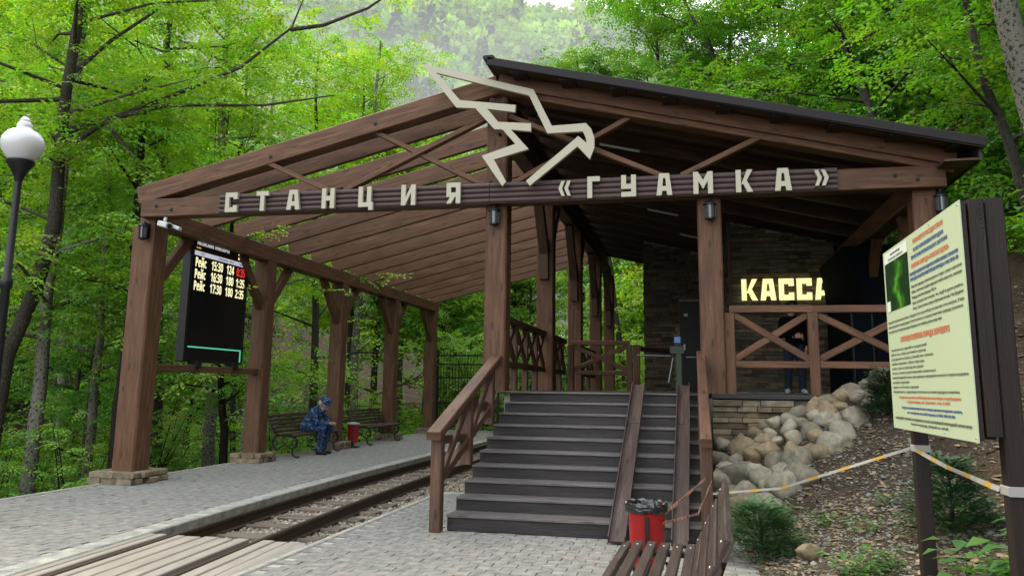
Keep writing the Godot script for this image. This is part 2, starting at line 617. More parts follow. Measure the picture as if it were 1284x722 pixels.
func ground_and_paving() -> void:
	hill_noise = noise(61, 0.09, 4)
	var xs := axis([[-260, -60, 16], [-60, -16, 30], [-16, -7.0, 16], [-7.0, 1.1, 12], [1.1, 6.0, 50], [6.0, 30, 30], [30, 260, 20]])
	var zs := axis([[-200, -60, 14], [-60, -18, 26], [-18, -0.5, 24], [-0.5, 6.5, 60], [6.5, 14, 12], [14, 200, 12]])
	var b := MB.new()
	b.smooth = true
	var hs := []
	for i in xs.size():
		var row := PackedFloat32Array()
		for j in zs.size():
			var fade := 1.0 - smoothstep(50.0, 120.0, zs[j])
			row.append(ground_y(xs[i], zs[j]) * fade - 0.3 * (1.0 - fade))
		hs.append(row)
	var nor := func(i: int, j: int) -> Vector3:
		var i0 := maxi(i - 1, 0)
		var i1 := mini(i + 1, xs.size() - 1)
		var j0 := maxi(j - 1, 0)
		var j1 := mini(j + 1, zs.size() - 1)
		return Vector3(-(hs[i1][j] - hs[i0][j]) / (xs[i1] - xs[i0]), 1.0, -(hs[i][j1] - hs[i][j0]) / (zs[j1] - zs[j0])).normalized()
	var ns := []
	for i in xs.size():
		var row := []
		for j in zs.size(): row.append(nor.call(i, j))
		ns.append(row)
	for i in xs.size() - 1:
		for j in zs.size() - 1:
			var p := [Vector3(xs[i], hs[i][j], zs[j]), Vector3(xs[i + 1], hs[i + 1][j], zs[j]), Vector3(xs[i + 1], hs[i + 1][j + 1], zs[j + 1]), Vector3(xs[i], hs[i][j + 1], zs[j + 1])]
			var u := Vector2.ZERO
			b.ntri(p[0], p[1], p[2], ns[i][j], ns[i + 1][j], ns[i + 1][j + 1], u, u, u)
			b.ntri(p[0], p[2], p[3], ns[i][j], ns[i + 1][j + 1], ns[i][j + 1], u, u, u)
	tag(part("ground", b.mesh(), M.soil), "brown earth slope under the forest beside the station", "ground", "", "structure")

	# platform left of the track
	var pl := thing("platform", "grey block-paved platform with pale kerb left of the track", "platform")
	pl.set_meta("kind", "structure")
	var m := MB.new()
	for seg in [[-16.0, -4.0], [-4.0, 1.0], [1.0, 4.0], [4.0, 7.0], [7.0, 12.5]]:
		var za: float = seg[0]
		var zb: float = seg[1]
		var xa := rail_x(za) - 0.40
		var xb := rail_x(zb) - 0.40
		m.quad(Vector3(-7.0, -0.010, za), Vector3(xa, -0.010, za), Vector3(xb, -0.010, zb), Vector3(-7.0, -0.010, zb))
		m.quad(Vector3(-7.0, -0.010, zb), Vector3(-7.0, -0.9, zb), Vector3(-7.0, -0.9, za), Vector3(-7.0, -0.010, za))
	m.quad(Vector3(-7.0, -0.010, -16), Vector3(-4.46, -0.010, -16), Vector3(-4.46, -0.9, -16), Vector3(-7.0, -0.9, -16))
	part("paving_bed", m.mesh(), M.concrete, pl)
	# kerb stones
	var z := -16.0
	while z < 12.0:
		var k := MB.new()
		var s := rng.randf_range(0.95, 1.22)
		k.col = Color(s, s, s * 0.98)
		k.beam(Vector3(rail_x(z) - 0.29, -0.12, z + 0.006), Vector3(rail_x(z + 1.0) - 0.29, -0.12, z + 0.994), 0.22, 0.26, Vector3.UP, 0.012)
		part("kerb_stone", k.mesh(), M.concrete, pl)
		z += 1.0
	z = -16.0
	while z < 12.0:
		var k := MB.new()
		k.beam(Vector3(-7.04, -0.10, z + 0.006), Vector3(-7.04, -0.10, z + 0.994), 0.08, 0.22, Vector3.UP, 0.01)
		part("edging_stone", k.mesh(), M.concrete, pl)
		z += 1.0
	pave(pl, func(x, zz): return x > -6.99 and x < rail_x(zz) - 0.41, -7.0, -3.3, -16.0, 7.2, Vector2(-5.0, 3.5))

	# paving in front of the steps
	var pv := thing("pavement", "grey block pavement at the foot of the steps", "pavement")
	pv.set_meta("kind", "structure")
	m = MB.new()
	m.quad(Vector3(-2.22, -0.010, -0.6), Vector3(1.62, -0.010, -0.6), Vector3(1.62, -0.010, 13), Vector3(-2.22, -0.010, 13))
	part("paving_bed", m.mesh(), M.concrete, pv)
	z = -0.4
	while z < 12.0:
		var k := MB.new()
		k.beam(Vector3(-2.25, -0.09, z + 0.005), Vector3(-2.25, -0.09, z + 0.995), 0.07, 0.19, Vector3.UP, 0.01)
		part("edging_stone", k.mesh(), M.concrete, pv)
		k = MB.new()
		k.beam(Vector3(1.66, -0.08, z + 0.005), Vector3(1.66, -0.08, z + 0.995), 0.07, 0.19, Vector3.UP, 0.01)
		if z > 2.4: part("edging_stone", k.mesh(), M.concrete, pv)
		z += 1.0
	pave(pv, func(x, zz): return x > -2.21 and x < 1.62 and (zz > 2.36 or x < -1.5) and zz > -0.4, -2.2, 1.7, -0.4, 9.0, Vector2(-0.8, 3.9))

# blocks laid in courses: the 300 nearest the given spot are pieces of their own, the rest one part
func pave(parent: Node3D, inside: Callable, x0: float, x1: float, z0: float, z1: float, near: Vector2) -> void:
	var shapes := []
	for i in 4:
		var b := MB.new()
		var w := 0.2 - 0.005
		var d := 0.12 - 0.005
		var ch := 0.003
		var y := 0.0
		var top := [Vector3(-w / 2 + ch, y, -d / 2 + ch), Vector3(w / 2 - ch, y, -d / 2 + ch), Vector3(w / 2 - ch, y, d / 2 - ch), Vector3(-w / 2 + ch, y, d / 2 - ch)]
		var low := [Vector3(-w / 2, y - ch, -d / 2), Vector3(w / 2, y - ch, -d / 2), Vector3(w / 2, y - ch, d / 2), Vector3(-w / 2, y - ch, d / 2)]
		for q in 4:
			top[q].y += rng.randf_range(-0.0015, 0.0015)
		b.quad(top[0], top[1], top[2], top[3])
		for q in 4:
			var e := (q + 1) % 4
			b.quad(low[q], low[e], top[e], top[q])
			b.quad(low[q] - Vector3(0, 0.02, 0), low[e] - Vector3(0, 0.02, 0), low[e], low[q])
		shapes.append(b.mesh())
	var spots := []
	var row := 0
	var z := z0 + 0.06
	while z < z1:
		var x := x0 + (0.1 if row % 2 else 0.2)
		while x < x1:
			if inside.call(x, z):
				var jz := rng.randf_range(-0.002, 0.002)
				spots.append(Transform3D(Basis(Vector3.UP, rng.randf_range(-0.012, 0.012) + (PI if rng.randf() < 0.5 else 0.0)), Vector3(x, rng.randf_range(-0.003, 0.002), z + jz)))
			x += 0.2
		z += 0.12
		row += 1
	spots.sort_custom(func(a, c): return Vector2(a.origin.x, a.origin.z).distance_squared_to(near) < Vector2(c.origin.x, c.origin.z).distance_squared_to(near))
	var tones := []
	for i in 7:
		var mt: StandardMaterial3D = M.paver.duplicate()
		var s := 0.94 + 0.02 * i
		var c: Color = M.paver.albedo_color.srgb_to_linear()
		mt.albedo_color = Color(c.r * s * (1.0 + 0.02 * (i % 3)), c.g * s, c.b * s * (1.0 - 0.015 * (i % 2))).linear_to_srgb()
		tones.append(mt)
	for i in mini(300, spots.size()):
		part("paving_block", shapes[i % 4], tones[rng.randi() % 7], parent, spots[i])
	var xf := []
	var cols := []
	for i in range(300, spots.size()):
		xf.append(spots[i])
		var s := rng.randf_range(0.94, 1.06)
		cols.append(Color(s, s, s * rng.randf_range(0.98, 1.01)))
	if xf.size(): multi("paving_blocks", shapes[0], M.paver, xf, cols, parent)

func track() -> void:
	var tr := thing("railway_track", "narrow gauge railway track with rusty rails on weathered sleepers", "railway track")
	tr.set_meta("kind", "structure")
	var prof := PackedVector2Array([Vector2(-0.05, 0), Vector2(0.05, 0), Vector2(0.05, 0.012), Vector2(0.012, 0.028), Vector2(0.010, 0.095), Vector2(0.028, 0.108), Vector2(0.028, 0.132), Vector2(0.022, 0.138), Vector2(-0.022, 0.138), Vector2(-0.028, 0.132), Vector2(-0.028, 0.108), Vector2(-0.010, 0.095), Vector2(-0.012, 0.028), Vector2(-0.05, 0.012)])
	for side in [0.03, 0.93]:
		var path := []
		var z := 13.0
		while z > -60.0:
			path.append(Vector3(rail_x(z) + side, -0.155, z))
			z -= 1.0 if z > -5.0 else 6.0
		var b := MB.new()
		b.sweep(prof, path)
		part("rail", b.mesh(), M.rail_steel, tr)
		# the running face, worn bright
		b = MB.new()
		b.col = Color(2.4, 2.7, 3.1)
		b.sweep(PackedVector2Array([Vector2(-0.02, 0.136), Vector2(0.02, 0.136), Vector2(0.019, 0.1405), Vector2(-0.019, 0.1405)]), path)
		part("rail_head", b.mesh(), M.rail_steel, tr)
	var z := 3.0
	var k := 0
	while z > -16.0:
		var x := rail_x(z) + 0.48
		var w := MB.new()
		var s := rng.randf_range(0.75, 1.15)
		w.col = Color(s, s * 0.98, s * 0.95)
		var a := rng.randf_range(-0.02, 0.02)
		w.beam(Vector3(x - 0.72, -0.200, z + a), Vector3(x + 0.72, -0.200, z - a), 0.2, 0.12, Vector3.UP, 0.01)
		var sl := part("sleeper", w.mesh(), M.sleeper, tr)
		for side in [0.03, 0.93]:
			for d in [-0.07, 0.07]:
				var f := MB.new()
				f.box(Vector3(rail_x(z) + side + d, -0.14, z + rng.randf_range(-0.03, 0.03)), Vector3(0.045, 0.035, 0.05), 0.006)
				part("rail_spike", f.mesh(), M.rail_steel, sl)
		z -= 0.62
		k += 1
	# crossing boards level with the rail heads
	var cr := thing("level_crossing", "pale timber boards laid level with the rails as a crossing", "crossing")
	cr.set_meta("kind", "structure")
	for d in [[-0.155, 0.10], [-0.05, 0.095], [0.155, 0.10], [0.295, 0.16], [0.465, 0.16], [0.63, 0.15], [0.79, 0.13], [1.06, 0.13], [1.20, 0.13], [1.355, 0.16]]:
		var path := []
		var zz := 3.30 + rng.randf_range(-0.03, 0.03)
		while zz < 9.0:
			path.append(Vector3(rail_x(zz) + d[0], -0.058 + rng.randf_range(-0.002, 0.002), zz))
			zz += 1.1
		var b := MB.new()
		var s := rng.randf_range(0.88, 1.12)
		b.col = Color(s, s * 0.995, s * 0.98)
		if d[0] > 1.3:   # the outer board is bevelled down to the pavement
			b.sweep(PackedVector2Array([Vector2(-0.14, -0.06), Vector2(0.08, -0.06), Vector2(0.08, 0.055), Vector2(0.0, 0.055), Vector2(-0.14, 0.01)]), path)
		else:
			b.sweep(MB.rect(d[1] - 0.012, 0.11, 0.008), path)
		part("plank", b.mesh(), M.pale_board, cr)
	# ballast
	var st := pebble_mesh(5)
	var xf := []
	var cols := []
	for i in 12000:
		var zz := rng.randf_range(-16.0, 3.3)
		if rng.randf() < 0.45: zz = rng.randf_range(-5.0, 3.3)
		var off := rng.randf_range(-0.2, 2.0)
		var x := rail_x(zz) + off
		if x > -2.3: continue
		if absf(fposmod(3.0 - zz + 0.31, 0.62) - 0.31) < 0.10 and absf(off - 0.48) < 0.7 and rng.randf() < 0.96: continue
		var s := rng.randf_range(0.012, 0.03)
		xf.append(Transform3D(Basis.from_euler(Vector3(rng.randf() * TAU, rng.randf() * TAU, rng.randf() * TAU)).scaled(Vector3.ONE * s), Vector3(x, -0.178 + rng.randf_range(-0.015, 0.012), zz)))
		var c := rng.randf_range(0.55, 1.35)
		cols.append(Color(c, c * 0.95, c * 0.90))
	var g := multi("gravel", st, M.gravel, xf, cols)
	tag(g, "pale crushed stone ballast between and beside the rails", "gravel")
	var bd := MB.new()
	bd.quad(Vector3(-4.75, -0.185, -60), Vector3(-1.3, -0.185, -60), Vector3(-1.3, -0.185, 13), Vector3(-4.75, -0.185, 13))
	tag(part("track_bed", bd.mesh(), M.gravel), "grey gravel bed under the track", "track bed", "", "structure")

func pebble_mesh(sd: int, lat := 5, lon := 7) -> ArrayMesh:
	return rock_mesh(sd, lat, lon, 0.28, false)

func rock_mesh(sd: int, lat: int, lon: int, rough: float, smooth := true) -> ArrayMesh:
	var f := noise(sd, 0.9, 3)
	var r2 := RandomNumberGenerator.new()
	r2.seed = sd
	var cuts := []
	for i in 8:
		cuts.append([Vector3(r2.randf_range(-1, 1), r2.randf_range(-1, 1), r2.randf_range(-1, 1)).normalized(), r2.randf_range(0.55, 0.86)])
	var P := []
	for i in lat + 1:
		var row := []
		for j in lon:
			var a := PI * i / lat
			var b := TAU * j / lon
			var d := Vector3(sin(a) * cos(b), cos(a), sin(a) * sin(b))
			var r := 1.0 + rough * f.get_noise_3dv(d * 1.4)
			for c in cuts:
				var q: float = d.dot(c[0]) * r
				if q > c[1]: r *= lerpf(1.0, c[1] / q, 0.93)
			row.append(d * r)
		P.append(row)
	var m := MB.new()
	for i in lat:
		for j in lon:
			var e := (j + 1) % lon
			var q := [P[i][j], P[i][e], P[i + 1][e], P[i + 1][j]]
			if smooth:
				var nn := []
				for p in [[i, j], [i, e], [i + 1, e], [i + 1, j]]:
					var pi: int = p[0]
					var pj: int = p[1]
					if pi == 0: nn.append(Vector3.UP)
					elif pi == lat: nn.append(Vector3.DOWN)
					else:
						var du: Vector3 = P[pi][(pj + 1) % lon] - P[pi][(pj + lon - 1) % lon]
						var dv: Vector3 = P[pi + 1][pj] - P[pi - 1][pj]
						nn.append(dv.cross(du).normalized() * signf(dv.cross(du).dot(P[pi][pj])))
				if i > 0: m.ntri(q[0], q[1], q[2], nn[0], nn[1], nn[2], Vector2.ZERO, Vector2.ZERO, Vector2.ZERO)
				if i < lat - 1: m.ntri(q[0], q[2], q[3], nn[0], nn[2], nn[3], Vector2.ZERO, Vector2.ZERO, Vector2.ZERO)
				elif i == lat - 1: m.ntri(q[0], q[1], q[2], nn[0], nn[1], nn[2], Vector2.ZERO, Vector2.ZERO, Vector2.ZERO)
			else:
				if i > 0: m.tri(q[0], q[2], q[1])
				if i < lat - 1: m.tri(q[0], q[3], q[2])
	return m.mesh()

# ---------------------------------------------------------------- the canopy
const RIDGE_X := -1.42
const RIDGE_Y := 5.66       # top of the rafters at the ridge
const PITCH := 0.245
const POST_ZS := [0.0, -3.4, -6.8, -10.2, -13.6]
const MID_ZS := [0.0, -3.6, -7.2, -10.9, -14.3]

func roof_y(x: float) -> float:
	return RIDGE_Y - PITCH * absf(x - RIDGE_X)

func knee(parent: Node, mat: Material, foot: Vector3, head: Vector3, w := 0.13, h := 0.16) -> void:
	beam_part("knee_brace", parent, mat, foot, head, w, h, Vector3.UP)

func stone_base(parent: Node, x: float, z: float, w: float, d: float, h: float) -> void:
	var y := 0.0
	var courses := 2
	for c in courses:
		var hh := h / courses
		for face in 4:
			var p := -0.5
			while p < 0.5:
				var l := rng.randf_range(0.25, 0.5)
				var e := minf(p + l, 0.5)
				var b := MB.new()
				var s := rng.randf_range(0.75, 1.3)
				b.col = Color(s * 1.03, s, s * 0.93)
				var mid := (p + e) / 2.0
				var out := rng.randf_range(-0.035, 0.035)
				var len_ := (e - p)
				if face == 0: b.box(Vector3(x + mid * w, y + hh / 2, z + d / 2 - 0.07 + out), Vector3(len_ * w - 0.008, hh - 0.006, 0.16), 0.012)
				elif face == 1: b.box(Vector3(x + mid * w, y + hh / 2, z - d / 2 + 0.07 - out), Vector3(len_ * w - 0.008, hh - 0.006, 0.16), 0.012)
				elif face == 2: b.box(Vector3(x + w / 2 - 0.07 + out, y + hh / 2 - 0.002, z + mid * (d - 0.32)), Vector3(0.16, hh - 0.008, len_ * (d - 0.32) - 0.008), 0.012)
				else: b.box(Vector3(x - w / 2 + 0.07 - out, y + hh / 2 - 0.002, z + mid * (d - 0.32)), Vector3(0.16, hh - 0.008, len_ * (d - 0.32) - 0.008), 0.012)
				part("base_stone", b.mesh(), M.stone, parent)
				p = e
		y += hh
	var t := MB.new()
	t.box(Vector3(x, h / 2 - 0.012, z), Vector3(w - 0.18, h, d - 0.18))
	part("base_core", t.mesh(), M.concrete, parent)

func shelter() -> void:
	var t := thing("station_canopy", "brown timber station canopy with gabled front over track and porch", "station building")
	var W: Material = M.timber
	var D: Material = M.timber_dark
	# posts of the left row, on stone bases
	for i in 5:
		var z: float = POST_ZS[i]
		var s := 0.36 if i == 0 else 0.31
		var xc := -6.7 - s / 2
		var p := beam_part("post", t, W, Vector3(xc, 0.15, z - s / 2), Vector3(xc, 3.73, z - s / 2), s, s, Vector3.BACK, 0.02)
		stone_base(p, xc, z - s / 2, 0.74 if i == 0 else 0.6, 0.74 if i == 0 else 0.6, 0.17)
		for d in [1.0, -1.0]:
			if i == 0 and d > 0.0: continue
			if i == 4 and d < 0.0: continue
			var zf: float = z - s / 2 + d * (s / 2 + 0.0)
			knee(t, W, Vector3(xc, 2.86, zf - d * 0.03), Vector3(xc, 3.74, zf + d * 0.78), 0.12, 0.17)
	# eaves beam of the left row, carrying the rafters
	beam_part("eaves_beam", t, W, Vector3(-6.83, 3.87, -0.02), Vector3(-6.83, 3.87, -14.0), 0.26, 0.29, Vector3.UP, 0.012)
	# rail between the first two posts, under the timetable screen
	beam_part("screen_rail", t, W, Vector3(-6.86, 1.64, -0.36), Vector3(-6.86, 1.64, -3.4), 0.12, 0.11)
	# middle row: the front post rises to the ridge, the others carry the ridge beam
	for i in 5:
		var z: float = MID_ZS[i]
		var top := 5.5 if i == 0 else 4.86
		var y0 := 1.36
		var x := -1.44 + 0.02 * i
		beam_part("post", t, W, Vector3(x, y0, z - 0.15), Vector3(x, top, z - 0.15), 0.3, 0.3, Vector3.BACK, 0.018)
		if i > 0:
			for d in [1.0, -1.0]:
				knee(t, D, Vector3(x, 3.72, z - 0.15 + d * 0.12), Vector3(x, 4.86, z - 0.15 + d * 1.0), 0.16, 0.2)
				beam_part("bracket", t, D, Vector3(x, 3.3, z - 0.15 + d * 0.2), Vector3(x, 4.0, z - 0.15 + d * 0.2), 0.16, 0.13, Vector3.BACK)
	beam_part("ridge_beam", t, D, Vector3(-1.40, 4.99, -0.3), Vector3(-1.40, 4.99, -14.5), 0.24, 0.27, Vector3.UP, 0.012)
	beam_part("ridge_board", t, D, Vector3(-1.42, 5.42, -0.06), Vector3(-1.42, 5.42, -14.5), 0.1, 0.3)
	# posts of the porch front and of the right-hand row
	beam_part("post", t, W, Vector3(1.36, 1.36, -0.15), Vector3(1.36, 3.83, -0.15), 0.3, 0.3, Vector3.BACK, 0.018)
	for i in 3:
		var z: float = [0.0, -3.4, -6.8][i]
		beam_part("post", t, W, Vector3(3.9, 1.36, z - 0.15), Vector3(3.9, 3.73, z - 0.15), 0.28, 0.28, Vector3.BACK, 0.018)
		if i > 0: knee(t, W, Vector3(3.9, 2.9, z), Vector3(3.9, 3.74, z + 0.8))
		if i < 2: knee(t, W, Vector3(3.9, 2.9, z - 0.3), Vector3(3.9, 3.74, z - 1.1))
	beam_part("eaves_beam", t, W, Vector3(3.9, 3.87, -0.02), Vector3(3.9, 3.87, -10.2), 0.26, 0.29, Vector3.UP, 0.012)
	# front truss
	beam_part("tie_beam", t, W, Vector3(-6.86, 3.965, 0.0), Vector3(4.12, 3.965, 0.0), 0.24, 0.27, Vector3.UP, 0.012)
	for s in [-1.0, 1.0]:
		var xe: float = -6.95 if s < 0 else 4.24
		var drop := 0.138
		beam_part("chord", t, W, Vector3(xe, roof_y(xe) - drop, -0.03), Vector3(RIDGE_X + s * 0.005, RIDGE_Y - drop, -0.03), 0.26, 0.27, Vector3.UP, 0.012)
		var c := RIDGE_X
		for w in [[3.48, 4.60, 2.44, 4.12], [2.22, 4.12, 0.16, 5.06], [1.9, 5.02, 0.2, 4.12]]:
			var off: float = -0.02 if w[0] < 2.0 else 0.03
			beam_part("web_brace", t, W, Vector3(c + s * w[0], w[1], off), Vector3(c + s * w[2], w[3], off), 0.07, 0.115, Vector3.BACK)
	for p in [[-6.6, 3.99], [-6.35, 3.93], [-3.9, 3.97], [-3.72, 3.93], [-1.5, 4.14], [-1.36, 4.14], [1.02, 3.97], [0.85, 3.93], [3.55, 3.99], [3.8, 3.93], [-4.8, 4.66], [-3.2, 5.06], [0.38, 5.06], [1.96, 4.66], [-1.5, 5.3], [-1.32, 5.3]]:
		var b := MB.new()
		b.lathe(Vector3.ZERO, [Vector2(0.0, 0.022), Vector2(0.014, 0.018), Vector2(0.016, 0.006), Vector2(0.03, 0.005), Vector2(0.03, 0.0)], 8)
		part("bolt", b.mesh(), M.black_iron, t, Transform3D(Basis(Vector3.RIGHT, PI / 2), Vector3(p[0], p[1], 0.101 if p[1] > 4.2 else 0.121)))
	# rafters: deep boards on edge, about a metre apart
	var z := -0.62
	while z > -14.3:
		for s in [-1.0, 1.0]:
			var xe: float = -7.0 if s < 0 else 4.34
			if s > 0 and z < -13.2: pass
			var hh := 0.30 if s < 0 else 0.22
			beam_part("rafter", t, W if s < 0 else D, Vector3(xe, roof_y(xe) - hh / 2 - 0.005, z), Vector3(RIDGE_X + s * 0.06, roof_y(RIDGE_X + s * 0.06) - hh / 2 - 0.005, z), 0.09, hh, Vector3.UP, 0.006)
		z -= 1.03
	# boarding and sheet metal of the closed right-hand slope
	var nb := 24
	for i in nb:
		var za := lerpf(0.34, -14.3, float(i) / nb)
		var zb := lerpf(0.34, -14.3, float(i + 1) / nb)
		var b := MB.new()
		var s := rng.randf_range(0.8, 1.15)
		b.col = Color(s, s, s)
		var zm := (za + zb) / 2
		b.beam(Vector3(RIDGE_X + 0.02, RIDGE_Y + 0.012, zm), Vector3(4.38, roof_y(4.38) + 0.012, zm), absf(za - zb) - 0.008, 0.022, Vector3.UP, 0.003)
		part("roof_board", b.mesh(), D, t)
	# the roof sheet with standing seams
	var sh := MB.new()
	var zs := [0.5, -14.5]
	sh.beam(Vector3(RIDGE_X - 0.04, RIDGE_Y + 0.05, -7.0), Vector3(4.44, roof_y(4.44) + 0.04, -7.0), 15.0, 0.016, Vector3.UP, 0.0)
	part("roof_sheet", sh.mesh(), M.roof_metal, t)
	for i in 28:
		var zz := 0.3 - i * 0.53
		var b := MB.new()
		b.beam(Vector3(RIDGE_X, RIDGE_Y + 0.065, zz), Vector3(4.44, roof_y(4.44) + 0.06, zz), 0.03, 0.03, Vector3.UP, 0.008)
		part("standing_seam", b.mesh(), M.roof_metal, t)
	beam_part("verge_flashing", t, M.roof_metal, Vector3(RIDGE_X - 0.05, RIDGE_Y + 0.03, 0.515), Vector3(4.46, roof_y(4.46) + 0.02, 0.515), 0.03, 0.11, Vector3.UP, 0.006)
	beam_part("verge_trim", t, M.roof_metal, Vector3(RIDGE_X + 0.02, RIDGE_Y - 0.035, 0.49), Vector3(4.43, roof_y(4.43) - 0.045, 0.49), 0.05, 0.02, Vector3.UP, 0.004)
	beam_part("ridge_cap", t, M.roof_metal, Vector3(RIDGE_X - 0.03, RIDGE_Y + 0.075, 0.53), Vector3(RIDGE_X - 0.03, RIDGE_Y + 0.075, -14.5), 0.16, 0.06, Vector3.UP, 0.02)
	for i in 9:   # short lookouts under the verge
		var x := RIDGE_X + 0.35 + i * 0.66
		beam_part("lookout", t, M.fascia_board, Vector3(x, roof_y(x) - 0.03, 0.46), Vector3(x, roof_y(x) - 0.03, 0.1), 0.2, 0.03, Vector3.UP)
	beam_part("verge_board", t, W, Vector3(RIDGE_X + 0.02, RIDGE_Y - 0.10, 0.13), Vector3(4.24, roof_y(4.24) - 0.10, 0.13), 0.04, 0.18, Vector3.UP, 0.004)
	beam_part("eaves_board", t, M.fascia_board, Vector3(4.40, roof_y(4.40) - 0.09, 0.45), Vector3(4.40, roof_y(4.40) - 0.09, -14.4), 0.035, 0.2, Vector3.UP, 0.004)
	var so := MB.new()
	so.beam(Vector3(4.20, roof_y(4.3) - 0.19, 0.44), Vector3(4.20, roof_y(4.3) - 0.19, -14.3), 0.36, 0.025, Vector3.UP, 0.0)
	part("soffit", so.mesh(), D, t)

# ---------------------------------------------------------------- porch, steps, railings
const FLOOR_Y := 1.36

# an X-braced timber railing panel between a and b (floor points); both ends get a post
func rail_panel(t: Node3D, a: Vector3, b: Vector3, h := 1.09, posts := true, xs := 1, mat: Material = null) -> void:
	var W: Material = mat if mat else M.timber
	var d := (b - a)
	var up := Vector3.UP
	beam_part("handrail", t, W, a + up * (h - 0.045), b + up * (h - 0.045), 0.12, 0.09)
	beam_part("lower_rail", t, W, a + up * 0.36, b + up * 0.36, 0.085, 0.085)
	for k in xs:
		var p := a + d * (float(k) / xs)
		var q := a + d * (float(k + 1) / xs)
		var e := d.normalized() * 0.05
		beam_part("cross_brace", t, W, p + e + up * 0.42, q - e + up * (h - 0.11), 0.05, 0.085, up)
		var side := d.cross(up).normalized() * 0.012
		beam_part("cross_brace", t, W, p + e + up * (h - 0.11) + side, q - e + up * 0.42 + side, 0.05, 0.085, up)
		if k: beam_part("baluster", t, W, p, p + up * (h - 0.09), 0.09, 0.09, Vector3.BACK)
	if posts:
		for p in [a, b]:
			beam_part("railing_post", t, W, p, p + up * (h - 0.09), 0.12, 0.12, Vector3.BACK)

func ledge_stones(parent: Node, origin: Vector3, along: Vector3, width: float, y0: float, y1: float, out: Vector3, course := 0.05, limit := 300, tone := 1.0, skip = null, relief := 0.055) -> void:
	# split-stone facing in thin, uneven courses
	var pieces := []
	var rest := MB.new()
	var y := y0
	var n := 0
	while y < y1 - 0.012:
		var h := minf(course * rng.randf_range(0.7, 1.4), y1 - y)
		var p := 0.0
		while p < width - 0.01:
			var l := minf(rng.randf_range(0.14, 0.42), width - p)
			if width - p - l < 0.08: l = width - p
			var dep := rng.randf_range(0.018, relief)
			var mid := origin + along * (p + l / 2) + Vector3(0, y + h / 2, 0)
			if not (skip != null and skip.call(mid)):
				var s := rng.randf_range(0.45, 1.45) * tone
				var wm := rng.randf_range(-0.10, 0.16)
				var b := MB.new() if n < limit else rest
				b.col = Color(s * (1.0 + wm), s, s * (1.0 - wm))
				var c := mid + out * (dep / 2)
				b.sweep(MB.rect(dep, h - 0.006, 0.006), [c - along * (l / 2 - 0.004), c + along * (l / 2 - 0.004)])
				if n < limit: part("stone", b.mesh(), M.stone, parent)
				n += 1
			p += l
		y += h
	if rest.v.size():
		var o := part("small_stones", rest.mesh(), M.stone, parent)
		o.set_meta("kind", "stuff")

